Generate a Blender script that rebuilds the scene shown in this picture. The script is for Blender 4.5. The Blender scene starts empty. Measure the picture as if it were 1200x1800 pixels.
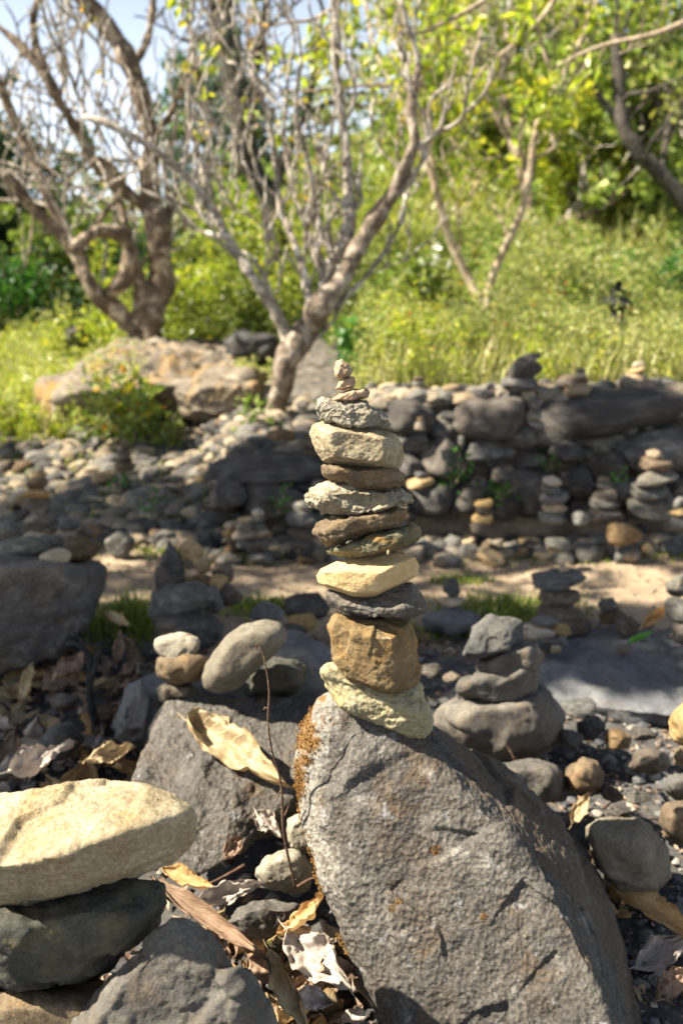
import bpy, bmesh, math, random
import numpy as np
from mathutils import Vector
R = math.radians
rng = np.random.default_rng(7)
random.seed(7)
scene = bpy.context.scene
COL = scene.collection

# ------------------------------------------------------------------ camera, sky, sun
PITCH = R(13.6); CAMZ = 1.2; F = 1400.0
cd = bpy.data.cameras.new('camera'); cam = bpy.data.objects.new('camera', cd); COL.objects.link(cam)
cam.location = (0, 0, CAMZ); cam.rotation_euler = (R(90) - PITCH, 0, 0)
cd.sensor_fit = 'VERTICAL'; cd.sensor_height = 36; cd.sensor_width = 24; cd.lens = 28
cd.clip_start = 0.05; cd.clip_end = 500
cd.dof.use_dof = True; cd.dof.focus_distance = 1.21; cd.dof.aperture_fstop = 2.9
scene.camera = cam

SUN = np.array((-0.67, -0.11, 0.735)); SUN /= np.linalg.norm(SUN)
world = bpy.data.worlds.new('World'); scene.world = world; world.use_nodes = True
wn = world.node_tree.nodes; wl = world.node_tree.links
sky = wn.new('ShaderNodeTexSky'); sky.sky_type = 'NISHITA'; sky.sun_disc = False
sky.sun_elevation = math.asin(SUN[2]); sky.sun_rotation = math.atan2(SUN[0], SUN[1])
sky.air_density = 1.0; sky.dust_density = 1.5; sky.ozone_density = 0.8
# milky haze that whitens the whole horizon evenly
wtc = wn.new('ShaderNodeTexCoord'); wsx = wn.new('ShaderNodeSeparateXYZ'); wl.new(wtc.outputs['Generated'], wsx.inputs[0])
w1 = wn.new('ShaderNodeMath'); w1.operation = 'SUBTRACT'; w1.inputs[0].default_value = 1.0; w1.use_clamp = True; wl.new(wsx.outputs[2], w1.inputs[1])
w2 = wn.new('ShaderNodeMath'); w2.operation = 'POWER'; w2.inputs[1].default_value = 4.0; wl.new(w1.outputs[0], w2.inputs[0])
w3 = wn.new('ShaderNodeMix'); w3.data_type = 'RGBA'; w3.inputs[6].default_value = (0, 0, 0, 1); w3.inputs[7].default_value = (17.0, 18.0, 19.5, 1); wl.new(w2.outputs[0], w3.inputs[0])
w4 = wn.new('ShaderNodeMix'); w4.data_type = 'RGBA'; w4.blend_type = 'ADD'; w4.inputs[0].default_value = 1.0
wl.new(sky.outputs[0], w4.inputs[6]); wl.new(w3.outputs[2], w4.inputs[7])
wl.new(w4.outputs[2], wn['Background'].inputs[0]); wn['Background'].inputs[1].default_value = 0.036
sd = bpy.data.lights.new('sun', 'SUN'); sun = bpy.data.objects.new('sun', sd); COL.objects.link(sun)
sd.energy = 5.0; sd.angle = R(0.53); sd.color = (1.0, 0.92, 0.77)
sun.rotation_euler = Vector(SUN).to_track_quat('Z', 'Y').to_euler(); sun.location = (-6, -2, 8)
scene.view_settings.view_transform = 'Standard'; scene.view_settings.look = 'None'
scene.view_settings.exposure = 1.88; scene.view_settings.gamma = 1.0
try: scene.view_settings.use_curve_mapping = False
except Exception: pass
scene.cycles.use_denoising = True
scene.cycles.max_bounces = 8; scene.cycles.transparent_max_bounces = 8

# ------------------------------------------------------------------ basics
cp, sp = math.cos(PITCH), math.sin(PITCH)
def at(px, py, Y):
    u = (px - 600) / F; v = (900 - py) / F
    d = np.array((u, cp + v * sp, -sp + v * cp)); t = Y / d[1]
    return np.array((0, 0, CAMZ)) + t * d
def atz(px, py, z):
    u = (px - 600) / F; v = (900 - py) / F
    d = np.array((u, cp + v * sp, -sp + v * cp)); t = (z - CAMZ) / d[2]
    return np.array((0, 0, CAMZ)) + t * d
def pxm(Y): return Y / F * 1.03          # metres per pixel at depth Y

def hashn(ix, iy, iz, seed):
    h = (ix * 374761393 + iy * 668265263 + iz * 2147483647 + seed * 1274126177) & 0xFFFFFFFF
    h = ((h ^ (h >> 13)) * 1274126177) & 0xFFFFFFFF
    h = ((h ^ (h >> 15)) * 2246822519) & 0xFFFFFFFF
    return ((h ^ (h >> 16)) & 0xFFFF) / 65535.0
def vnoise(P, seed=0):
    P = np.asarray(P, float); I = np.floor(P).astype(np.int64); f = P - I; f = f * f * f * (f * (f * 6 - 15) + 10)
    r = 0
    for a in (0, 1):
        for b in (0, 1):
            for c in (0, 1):
                w = (f[:, 0] if a else 1 - f[:, 0]) * (f[:, 1] if b else 1 - f[:, 1]) * (f[:, 2] if c else 1 - f[:, 2])
                r = r + w * hashn(I[:, 0] + a, I[:, 1] + b, I[:, 2] + c, seed)
    return r * 2 - 1
def fbm(P, freq, octv=4, gain=0.5, seed=0):
    r = 0; a = 1; P = np.asarray(P) * freq
    for k in range(octv):
        r = r + a * vnoise(P + 17.3 * k, seed + k); a *= gain; P = P * 2.03
    return r
def sstep(a, b, x):
    t = np.clip((x - a) / (b - a), 0, 1); return t * t * (3 - 2 * t)

def mesh_np(name, V, Fc, mat=None, smooth=True, uv=None, attr=None):
    """V (n,3), Fc (m,k) -> mesh"""
    V = np.ascontiguousarray(V, dtype=np.float32); Fc = np.ascontiguousarray(Fc, dtype=np.int32)
    m, k = Fc.shape
    me = bpy.data.meshes.new(name)
    me.vertices.add(len(V)); me.vertices.foreach_set('co', V.ravel())
    me.loops.add(m * k); me.loops.foreach_set('vertex_index', Fc.ravel())
    me.polygons.add(m); me.polygons.foreach_set('loop_start', np.arange(0, m * k, k, dtype=np.int32))
    try: me.polygons.foreach_set('loop_total', np.full(m, k, dtype=np.int32))
    except Exception: pass
    me.update(calc_edges=True)
    me.polygons.foreach_set('use_smooth', np.full(m, smooth))
    if uv is not None:
        l = me.uv_layers.new(name='UVMap'); l.data.foreach_set('uv', np.ascontiguousarray(uv[Fc.ravel()], dtype=np.float32).ravel())
    if attr is not None:
        a = me.attributes.new('rnd', 'FLOAT', 'POINT'); a.data.foreach_set('value', np.ascontiguousarray(attr, dtype=np.float32))
    if mat: me.materials.append(mat)
    return me
def tag(o, label=None, cat=None, group=None, kind=None):
    if label: o['label'] = label
    if cat: o['category'] = cat
    if group: o['group'] = group
    if kind: o['kind'] = kind
    return o
def obj(name, me, loc=(0, 0, 0), parent=None, rot=None, sc=None):
    o = bpy.data.objects.new(name, me); COL.objects.link(o); o.location = loc
    if rot is not None: o.rotation_euler = rot
    if sc is not None: o.scale = sc
    if parent is not None:
        o.parent = parent
    return o
def empty(name, loc, label, cat, group=None):
    o = bpy.data.objects.new(name, None); COL.objects.link(o); o.location = loc
    o.empty_display_size = 0.05
    return tag(o, label, cat, group)

# ------------------------------------------------------------------ materials
def NT(name):
    m = bpy.data.materials.new(name); m.use_nodes = True
    nt = m.node_tree; return m, nt, nt.nodes, nt.links, nt.nodes['Principled BSDF']
def noise_node(nt, vec, scale, detail=6, rough=0.6, dist=0.0):
    n = nt.nodes.new('ShaderNodeTexNoise'); n.inputs['Scale'].default_value = scale
    n.inputs['Detail'].default_value = detail; n.inputs['Roughness'].default_value = rough
    n.inputs['Distortion'].default_value = dist
    nt.links.new(vec, n.inputs['Vector']); return n.outputs[0]
def ramp(nt, fac, stops):
    r = nt.nodes.new('ShaderNodeValToRGB'); e = r.color_ramp.elements
    while len(e) < len(stops): e.new(0.5)
    for i, (p, c) in enumerate(stops):
        e[i].position = p; e[i].color = (c[0], c[1], c[2], 1) if hasattr(c, '__len__') else (c, c, c, 1)
    nt.links.new(fac, r.inputs[0]); return r.outputs[0]
def mixc(nt, fac, a, b, mode='MIX'):
    n = nt.nodes.new('ShaderNodeMix'); n.data_type = 'RGBA'; n.blend_type = mode
    for s, v in ((n.inputs[0], fac), (n.inputs[6], a), (n.inputs[7], b)):
        if hasattr(v, 'links'): nt.links.new(v, s)
        elif hasattr(v, '__len__'): s.default_value = (v[0], v[1], v[2], 1)
        else: s.default_value = v
    return n.outputs[2]
def mth(nt, op, a, b=0.0):
    n = nt.nodes.new('ShaderNodeMath'); n.operation = op
    for s, v in ((n.inputs[0], a), (n.inputs[1], b)):
        if hasattr(v, 'links'): nt.links.new(v, s)
        else: s.default_value = v
    return n.outputs[0]
def bump(nt, h, strength, dist, prev=None):
    b = nt.nodes.new('ShaderNodeBump'); b.inputs['Strength'].default_value = strength
    b.inputs['Distance'].default_value = dist; nt.links.new(h, b.inputs['Height'])
    if prev is not None: nt.links.new(prev, b.inputs['Normal'])
    return b.outputs[0]

def rock_mat(name, lo, mid, hi, stain=None, *args, attrs=None, **kw):
    return rock_mat_(name, lo, mid, hi, stain, *args, attrs=attrs, **kw)
def rock_mat_(name, lo, mid, hi, stain=None, stain_amt=0.35, sc=1.0, bmp=1.0, rough=0.85, speck=0.5, rnd=0.0, pits=0.0, extra=None, layered=False, attrs=None):
    m, nt, N, L, bs = NT(name)
    tc = N.new('ShaderNodeTexCoord'); vec = tc.outputs['Object']
    if rnd:
        oi = N.new('ShaderNodeObjectInfo')
        va = N.new('ShaderNodeVectorMath'); va.operation = 'ADD'
        cx = N.new('ShaderNodeCombineXYZ'); k = mth(nt, 'MULTIPLY', oi.outputs['Random'], 37.0)
        for i in range(3): L.new(k, cx.inputs[i])
        L.new(vec, va.inputs[0]); L.new(cx.outputs[0], va.inputs[1]); vec = va.outputs[0]
    if layered:
        mp = N.new('ShaderNodeMapping'); mp.inputs['Scale'].default_value = (1, 1, 4.5); mp.inputs['Rotation'].default_value = (0, R(-12), 0)
        L.new(vec, mp.inputs[0]); lvec = mp.outputs[0]
    else: lvec = vec
    big = noise_node(nt, lvec, 9 * sc, 7, 0.65, 0.3)
    col = ramp(nt, big, [(0.30, lo), (0.5, mid), (0.70, hi)])
    if stain:
        s = noise_node(nt, lvec, 14 * sc, 5, 0.6, 0.6)
        col = mixc(nt, mth(nt, 'MULTIPLY', ramp(nt, s, [(0.50, 0.0), (0.68, 1.0)]), stain_amt), col, stain)
    fine = noise_node(nt, vec, 110 * sc, 6, 0.75)
    col = mixc(nt, speck, col, ramp(nt, fine, [(0.33, 0.25), (0.5, 0.5), (0.68, 0.9)]), 'OVERLAY')
    gr = N.new('ShaderNodeTexVoronoi'); gr.inputs['Scale'].default_value = 420 * sc; L.new(vec, gr.inputs['Vector'])
    bw = N.new('ShaderNodeRGBToBW'); L.new(gr.outputs['Color'], bw.inputs[0])
    col = mixc(nt, speck * 0.5, col, bw.outputs[0], 'SOFT_LIGHT')
    col = mixc(nt, ramp(nt, bw.outputs[0], [(.80, 0.0), (.86, speck * .45)]), col, hi)
    col = mixc(nt, ramp(nt, noise_node(nt, vec, 3.2 * sc, 4, .6), [(.42, 0.0), (.62, .45)]), col, lo)
    if extra:   # lichen patches
        for (c, s_, lo_, hi_) in extra:
            q = noise_node(nt, vec, s_, 6, 0.7, 0.2)
            col = mixc(nt, ramp(nt, q, [(lo_, 0.0), (hi_, 1.0)]), col, c)
    if attrs:
        for an, cl, am in attrs:
            at_ = N.new('ShaderNodeAttribute'); at_.attribute_name = an
            brk = noise_node(nt, vec, 60, 6, .75)
            col = mixc(nt, mth(nt, 'MULTIPLY', ramp(nt, mth(nt, 'ADD', at_.outputs['Fac'], mth(nt, 'MULTIPLY', mth(nt, 'SUBTRACT', brk, .5), 1.3)), [(.42, 0.0), (.62, 1.0)]), am), col, cl)
    if rnd:
        h = N.new('ShaderNodeHueSaturation'); L.new(col, h.inputs['Color'])
        L.new(mth(nt, 'ADD', mth(nt, 'MULTIPLY', oi.outputs['Random'], rnd), 1 - rnd * 0.5), h.inputs['Value'])
        fr = mth(nt, 'FRACT', mth(nt, 'MULTIPLY', oi.outputs['Random'], 91.7))
        L.new(mth(nt, 'ADD', mth(nt, 'MULTIPLY', fr, rnd * 1.2), 1 - rnd * 0.6), h.inputs['Saturation'])
        col = h.outputs[0]
    L.new(col, bs.inputs['Base Color'])
    bs.inputs['Roughness'].default_value = rough; bs.inputs['Specular IOR Level'].default_value = 0.3
    g2 = noise_node(nt, vec, 260 * sc, 3, .6)
    n1 = bump(nt, big, 0.5 * bmp, 0.012)
    mid_n = noise_node(nt, lvec, 45 * sc, 8, 0.7)
    n2 = bump(nt, mid_n, 0.7 * bmp, 0.006, n1)
    n3 = bump(nt, fine, 0.9 * bmp, 0.0018, n2)
    n3 = bump(nt, g2, 0.7 * bmp, 0.0012, n3)
    if pits:
        v = N.new('ShaderNodeTexVoronoi'); v.inputs['Scale'].default_value = 130 * sc; L.new(vec, v.inputs['Vector'])
        n3 = bump(nt, v.outputs['Distance'], pits, 0.003, n3)
    L.new(n3, bs.inputs['Normal'])
    return m

M = {}
M['boulder'] = rock_mat('grey_boulder_rock', (.040, .036, .031), (.074, .067, .058), (.125, .115, .099), (.09, .06, .034), .4, 0.9, 1.0, speck=.85, pits=1.0,
                        extra=[((.26, .245, .215), 9, .60, .72), ((.10, .062, .03), 5.5, .56, .70), ((.17, .165, .16), 23, .60, .66)], attrs=[('lichen', (.30, .28, .24), .6), ('right_brown', (.085, .058, .034), .6), ('mossy', (.15, .075, .015), .9)])
M['greybrown'] = rock_mat('grey_brown_rock', (.085, .072, .052), (.155, .135, .10), (.25, .22, .165), (.17, .12, .06), .3, 1.2, .8)
M['grey'] = rock_mat('grey_rock', (.06, .054, .046), (.105, .096, .082), (.175, .162, .138), (.14, .09, .045), .4, 1.2, 1.2)
M['dark'] = rock_mat('dark_green_grey_rock', (.026, .027, .022), (.058, .056, .043), (.12, .112, .082), (.19, .145, .055), .5, 1.2)
M['cream'] = rock_mat('cream_rock', (.22, .17, .095), (.38, .31, .195), (.52, .45, .31), (.30, .19, .06), .6, 1.3, 1.5, speck=.8)
M['pale'] = rock_mat('pale_rock', (.15, .125, .08), (.31, .27, .19), (.46, .415, .31), (.30, .21, .09), .5, 1.3, layered=True)
M['yellow'] = rock_mat('yellow_sandstone', (.40, .28, .12), (.50, .37, .19), (.57, .45, .26), (.46, .26, .07), .5, 1.0, .5, speck=.3)
M['brown'] = rock_mat('brown_rock', (.075, .052, .03), (.15, .11, .065), (.26, .205, .13), (.25, .13, .035), .5, 1.3)
M['block'] = rock_mat('golden_brown_rock', (.09, .056, .024), (.19, .13, .058), (.31, .235, .125), (.34, .17, .03), .6, 1.2, 1.1, extra=[((.52, .48, .38), 13, .62, .68)])
M['olive'] = rock_mat('olive_rock', (.09, .08, .045), (.16, .145, .08), (.26, .235, .14), (.42, .19, .03), .75, 1.3, layered=True)
M['slate'] = rock_mat('slate_rock', (.055, .049, .042), (.10, .09, .076), (.19, .165, .13), (.17, .105, .05), .4, 1.3, .8)
M['lichen'] = rock_mat('yellow_green_lichened_rock', (.19, .155, .085), (.34, .295, .18), (.49, .445, .30), (.42, .32, .08), .55, 1.5, 1.2)
M['pink'] = rock_mat('pinkish_tan_rock', (.26, .165, .09), (.37, .26, .17), (.48, .37, .26), (.32, .17, .07), .4, 2.5, .8)
M['flatgrey'] = rock_mat('layered_grey_rock', (.17, .15, .11), (.32, .285, .22), (.46, .42, .33), (.30, .20, .09), .5, 1.2, 1.4, layered=True)
M['sgrey'] = rock_mat('small_grey_stone', (.05, .048, .043), (.11, .105, .092), (.21, .198, .168), (.17, .12, .07), .4, .6, .45, rnd=.8)
M['stan'] = rock_mat('small_tan_stone', (.18, .13, .075), (.29, .22, .135), (.41, .33, .22), (.30, .17, .07), .4, .6, .45, rnd=.6)
M['sbrown'] = rock_mat('small_brown_stone', (.055, .04, .026), (.105, .078, .053), (.20, .155, .105), (.22, .12, .05), .4, .6, .45, rnd=.6)
M['wall'] = rock_mat('dark_wall_rock', (.025, .022, .02), (.062, .056, .05), (.15, .136, .12), (.09, .065, .038), .4, .6, .6, rnd=.7)
M['bluegrey'] = rock_mat('blue_grey_slab_rock', (.065, .066, .07), (.115, .116, .12), (.185, .185, .18), (.13, .095, .06), .4, .6, .9, rough=.7)
M['outcrop'] = rock_mat('outcrop_rock', (.055, .046, .035), (.16, .13, .095), (.32, .27, .20), (.36, .20, .04), .8, .22, 1.0)

def ground_mat():
    m, nt, N, L, bs = NT('stream_bank_soil')
    g = N.new('ShaderNodeNewGeometry'); vec = g.outputs['Position']
    sx = N.new('ShaderNodeSeparateXYZ'); L.new(vec, sx.inputs[0])
    n1 = noise_node(nt, vec, 1.6, 8, 0.6); n2 = noise_node(nt, vec, 22, 8, 0.7); n3 = noise_node(nt, vec, 160, 5, 0.7)
    sand = ramp(nt, n2, [(.3, (.23, .17, .11)), (.55, (.34, .26, .175)), (.75, (.44, .345, .235))])
    sand = mixc(nt, ramp(nt, n1, [(.5, 0.0), (.62, .6)]), sand, (.23, .17, .115))
    dark = ramp(nt, n2, [(.3, (.045, .042, .042)), (.55, (.09, .085, .08)), (.75, (.15, .14, .125))])
    soil = ramp(nt, n2, [(.3, (.05, .038, .026)), (.6, (.10, .078, .05)), (.8, (.16, .125, .085))])
    edge = mth(nt, 'ADD', sx.outputs[1], mth(nt, 'MULTIPLY', mth(nt, 'SUBTRACT', n1, .5), 1.2))
    c = mixc(nt, ramp(nt, mth(nt, 'DIVIDE', edge, 10.0), [(.275, 0.0), (.30, 1.0)]), dark, sand)
    c = mixc(nt, ramp(nt, mth(nt, 'DIVIDE', edge, 10.0), [(.42, 0.0), (.445, 1.0)]), c, soil)
    gr = ramp(nt, n2, [(.3, (.07, .085, .02)), (.6, (.13, .15, .04)), (.8, (.22, .21, .07))])
    c = mixc(nt, ramp(nt, mth(nt, 'DIVIDE', edge, 10.0), [(.55, 0.0), (.75, 1.0)]), c, gr)
    c = mixc(nt, .3, c, ramp(nt, n3, [(.3, .2), (.7, .8)]), 'OVERLAY')
    L.new(c, bs.inputs['Base Color']); bs.inputs['Roughness'].default_value = .95
    bs.inputs['Specular IOR Level'].default_value = .2
    b = bump(nt, n2, .8, .02); b = bump(nt, n3, .8, .004, b); L.new(b, bs.inputs['Normal'])
    return m
M['ground'] = ground_mat()

def leaf_mat(name, stops, trans=0.45, rough=.38, tr_tint=(1.15, 1.2, .55), rnd_obj=False):
    m, nt, N, L, bs = NT(name)
    a = N.new('ShaderNodeAttribute'); a.attribute_name = 'rnd'
    c = ramp(nt, a.outputs['Fac'], stops)
    if rnd_obj:
        oi = N.new('ShaderNodeObjectInfo'); h = N.new('ShaderNodeHueSaturation'); L.new(c, h.inputs['Color'])
        L.new(mth(nt, 'ADD', mth(nt, 'MULTIPLY', oi.outputs['Random'], .5), .75), h.inputs['Value'])
        L.new(mth(nt, 'ADD', mth(nt, 'MULTIPLY', oi.outputs['Random'], .05), .475), h.inputs['Hue']); c = h.outputs[0]
    L.new(c, bs.inputs['Base Color']); bs.inputs['Roughness'].default_value = rough
    bs.inputs['Specular IOR Level'].default_value = .4
    t = N.new('ShaderNodeBsdfTranslucent'); L.new(mixc(nt, 1.0, c, tr_tint, 'MULTIPLY'), t.inputs[0])
    mx = N.new('ShaderNodeMixShader'); mx.inputs[0].default_value = trans
    L.new(bs.outputs[0], mx.inputs[1]); L.new(t.outputs[0], mx.inputs[2])
    L.new(mx.outputs[0], N['Material Output'].inputs[0])
    return m
M['leaf_bright'] = leaf_mat('bright_leaf', [(0, (.18, .24, .03)), (.5, (.32, .38, .04)), (.85, (.46, .47, .06)), (1, (.52, .42, .06))], .5)
M['leaf_mid'] = leaf_mat('mid_green_leaf', [(0, (.07, .11, .02)), (.5, (.17, .22, .04)), (1, (.32, .35, .09))], .45, rnd_obj=True)
M['leaf_forest'] = leaf_mat('forest_leaf', [(0, (.09, .12, .03)), (.5, (.22, .26, .06)), (.85, (.38, .40, .12)), (1, (.52, .48, .2))], .45, rnd_obj=True)
M['leaf_dark'] = leaf_mat('dark_forest_leaf', [(0, (.02, .045, .02)), (.6, (.045, .085, .035)), (1, (.09, .14, .05))], .35, rnd_obj=True)  # dark leaves, also put the left hillside's shade into the colour
M['leaf_herb'] = leaf_mat('herb_leaf', [(0, (.15, .18, .06)), (.4, (.29, .33, .09)), (.8, (.46, .46, .17)), (1, (.58, .52, .26))], .45)
M['leaf_straw'] = leaf_mat('straw_grass_blade', [(0, (.16, .20, .05)), (.5, (.36, .36, .13)), (1, (.58, .50, .27))], .35)
M['leaf_grass'] = leaf_mat('grass_leaf', [(0, (.11, .17, .03)), (.6, (.22, .28, .05)), (1, (.42, .38, .14))], .4)
M['leaf_plant'] = leaf_mat('plant_leaf', [(0, (.03, .10, .02)), (1, (.08, .20, .03))], .35)
M['leaf_autumn'] = leaf_mat('autumn_leaf', [(0, (.25, .28, .03)), (.5, (.42, .36, .04)), (1, (.5, .22, .03))], .4)
M['leaf_litter'] = leaf_mat('litter_leaf', [(0, (.07, .045, .03)), (.5, (.20, .13, .085)), (.85, (.34, .25, .17)), (1, (.42, .34, .24))], .15, .7, (1, .8, .5))
M['red'] = leaf_mat('red_flower_petal', [(0, (.5, .03, .02)), (1, (.6, .06, .03))], .3, .6, (1, .5, .5))
M['white'] = leaf_mat('white_flower_petal', [(0, (.75, .75, .7)), (1, (.8, .8, .75))], .3, .6, (1, 1, 1))
M['moss'] = leaf_mat('orange_moss', [(0, (.075, .032, .006)), (.5, (.16, .075, .012)), (1, (.30, .15, .025))], .15, .9, (1, .8, .4))

def bark_mat(name, lo, mid, hi, sc=1.0):
    m, nt, N, L, bs = NT(name)
    g = N.new('ShaderNodeTexCoord'); vec = g.outputs['Object']
    n = noise_node(nt, vec, 10 * sc, 7, .65, .5); f = noise_node(nt, vec, 70 * sc, 5, .7)
    c = ramp(nt, n, [(.33, lo), (.5, mid), (.62, hi)])
    c = mixc(nt, .35, c, ramp(nt, f, [(.3, .25), (.7, .8)]), 'OVERLAY')
    L.new(c, bs.inputs['Base Color']); bs.inputs['Roughness'].default_value = .85
    cr = N.new('ShaderNodeTexVoronoi'); cr.feature = 'DISTANCE_TO_EDGE'; cr.inputs['Scale'].default_value = 22 * sc; L.new(vec, cr.inputs['Vector'])
    b = bump(nt, n, .9, .03); b = bump(nt, ramp(nt, cr.outputs['Distance'], [(0, 0.0), (.12, 1.0)]), .6, .01, b); b = bump(nt, f, .8, .006, b); L.new(b, bs.inputs['Normal'])
    return m
M['bark'] = bark_mat('pale_plumeria_bark', (.10, .075, .052), (.34, .285, .22), (.68, .62, .53), 1.6)
M['bark_brown'] = bark_mat('brown_gnarled_bark', (.05, .035, .022), (.14, .095, .06), (.46, .37, .26), .7)
M['bark_mid'] = bark_mat('mottled_brown_bark', (.06, .042, .028), (.17, .125, .085), (.42, .35, .27), 1.2)
M['bark_dark'] = bark_mat('dark_bark', (.02, .017, .013), (.05, .04, .03), (.09, .075, .055))
M['bark_sap'] = bark_mat('sapling_bark', (.22, .15, .09), (.38, .29, .19), (.5, .42, .3))
M['twig'] = bark_mat('reddish_twig', (.10, .05, .025), (.17, .09, .05), (.26, .16, .09), 6)
M['char'] = bark_mat('blackened_twig', (.008, .008, .008), (.018, .017, .016), (.03, .03, .03), 3)

def dry_leaf_mat(name, lo, hi, edge, trans=.12, spots=(.10, .06, .035)):
    m, nt, N, L, bs = NT(name)
    tc = N.new('ShaderNodeTexCoord'); sx = N.new('ShaderNodeSeparateXYZ'); L.new(tc.outputs['UV'], sx.inputs[0])
    u, v = sx.outputs[0], sx.outputs[1]
    av = mth(nt, 'ABSOLUTE', mth(nt, 'SUBTRACT', v, .5))
    n = noise_node(nt, tc.outputs['Object'], 35, 7, .65); f = noise_node(nt, tc.outputs['Object'], 260, 4, .7)
    c = ramp(nt, n, [(.3, lo), (.68, hi)])
    ph = mth(nt, 'SINE', mth(nt, 'MULTIPLY', mth(nt, 'SUBTRACT', u, mth(nt, 'MULTIPLY', av, .55)), 62.0))
    vein = ramp(nt, ph, [(.86, 0.0), (.98, 1.0)])
    mid = ramp(nt, av, [(.0, 1.0), (.022, 0.0)])
    vv = mth(nt, 'MAXIMUM', vein, mid)
    c = mixc(nt, mth(nt, 'MULTIPLY', vv, .5), c, [min(1, k * 1.35) for k in hi])
    c = mixc(nt, ramp(nt, noise_node(nt, tc.outputs['Object'], 60, 5, .6), [(.60, 0.0), (.70, .7)]), c, spots)
    c = mixc(nt, ramp(nt, av, [(.36, 0.0), (.5, .8)]), c, edge)
    L.new(c, bs.inputs['Base Color']); bs.inputs['Roughness'].default_value = .6; bs.inputs['Specular IOR Level'].default_value = .3
    b = bump(nt, vv, .7, .0015); b = bump(nt, n, .5, .003, b); b = bump(nt, f, .4, .0005, b); L.new(b, bs.inputs['Normal'])
    t = N.new('ShaderNodeBsdfTranslucent'); L.new(c, t.inputs[0])
    mx = N.new('ShaderNodeMixShader'); mx.inputs[0].default_value = trans
    L.new(bs.outputs[0], mx.inputs[1]); L.new(t.outputs[0], mx.inputs[2]); L.new(mx.outputs[0], N['Material Output'].inputs[0])
    return m
M['dl_tan'] = dry_leaf_mat('tan_dry_leaf', (.24, .165, .085), (.42, .335, .20), (.30, .19, .08))
M['dl_grey'] = dry_leaf_mat('greyish_dry_leaf', (.28, .23, .19), (.46, .40, .34), (.33, .26, .20))
M['dl_brown'] = dry_leaf_mat('brown_dry_leaf', (.17, .105, .065), (.31, .21, .14), (.20, .12, .07))
M['dl_orange'] = dry_leaf_mat('ochre_dry_leaf', (.42, .25, .10), (.55, .37, .17), (.45, .25, .09), .25)
M['dl_green'] = dry_leaf_mat('fresh_green_leaf', (.10, .28, .03), (.18, .42, .06), (.12, .30, .04), .3, (.1, .25, .03))

# ------------------------------------------------------------------ rock maker
_ico = {}
def ico(n):
    if n not in _ico:
        bm = bmesh.new(); bmesh.ops.create_icosphere(bm, subdivisions=n, radius=1.0)
        V = np.array([v.co[:] for v in bm.verts]); Fc = np.array([[v.index for v in f.verts] for f in bm.faces])
        E = np.array([[e.verts[0].index, e.verts[1].index] for e in bm.edges]); bm.free()
        V /= np.linalg.norm(V, axis=1)[:, None]
        nv = len(V); src = np.concatenate([E[:, 0], E[:, 1]]); dst = np.concatenate([E[:, 1], E[:, 0]])
        o = np.argsort(src, kind='stable'); src, dst = src[o], dst[o]
        cnt = np.bincount(src, minlength=nv); st = np.concatenate([[0], np.cumsum(cnt)[:-1]])
        nb = np.stack([dst[st + np.minimum(k, cnt - 1)] for k in range(6)], 1)
        _ico[n] = (V, Fc, nb)
    return _ico[n]
def vnormals(V, Fc):
    n = np.cross(V[Fc[:, 1]] - V[Fc[:, 0]], V[Fc[:, 2]] - V[Fc[:, 0]]); N_ = np.zeros_like(V)
    for k in range(3):
        for c in range(3): N_[:, c] += np.bincount(Fc[:, k], weights=n[:, c], minlength=len(V))
    return N_ / (np.linalg.norm(N_, axis=1)[:, None] + 1e-12)
def chips(W, size, n, amp, seed, zs=1.0, nb=None, it=1):
    g = np.random.default_rng(seed); lo, hi = W.min(0), W.max(0); A = np.array((1, 1, zs))
    S = g.uniform(lo, hi, (n, 3)); sl = g.normal(size=(n, 3)); off = g.uniform(-1, 1, n)
    Q = W + size * .05 * np.stack([vnoise(W / size * 5, seed + k) for k in range(3)], 1)
    best = np.full(len(W), 1e9); idx = np.zeros(len(W), int)
    for i in range(n):
        d = (((Q - S[i]) * A) ** 2).sum(1); m = d < best; best[m] = d[m]; idx[m] = i
    r = size / n ** .4
    d = amp * size * (off[idx] * .5 + .9 * np.clip((((W - S[idx]) / r) * sl[idx]).sum(1), -1.2, 1.2))
    for _ in range(it): d = d * .4 + d[nb].mean(1) * .6
    return d
def hull_planes(P):
    bm = bmesh.new()
    for p in P: bm.verts.new(p)
    bmesh.ops.convex_hull(bm, input=bm.verts[:], use_existing_faces=False)
    bm.normal_update(); out = {}
    for f in bm.faces:
        n = f.normal
        if n.length < .5 or f.calc_area() < 1e-9: continue
        d = n.dot(f.verts[0].co)
        if d < 0: n = -n; d = -d
        out.setdefault((round(n.x, 2), round(n.y, 2), round(n.z, 2)), (n[:], d))
    bm.free(); v = list(out.values())
    return np.array([a for a, b in v]), np.array([max(b, 1e-4) for a, b in v])
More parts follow.
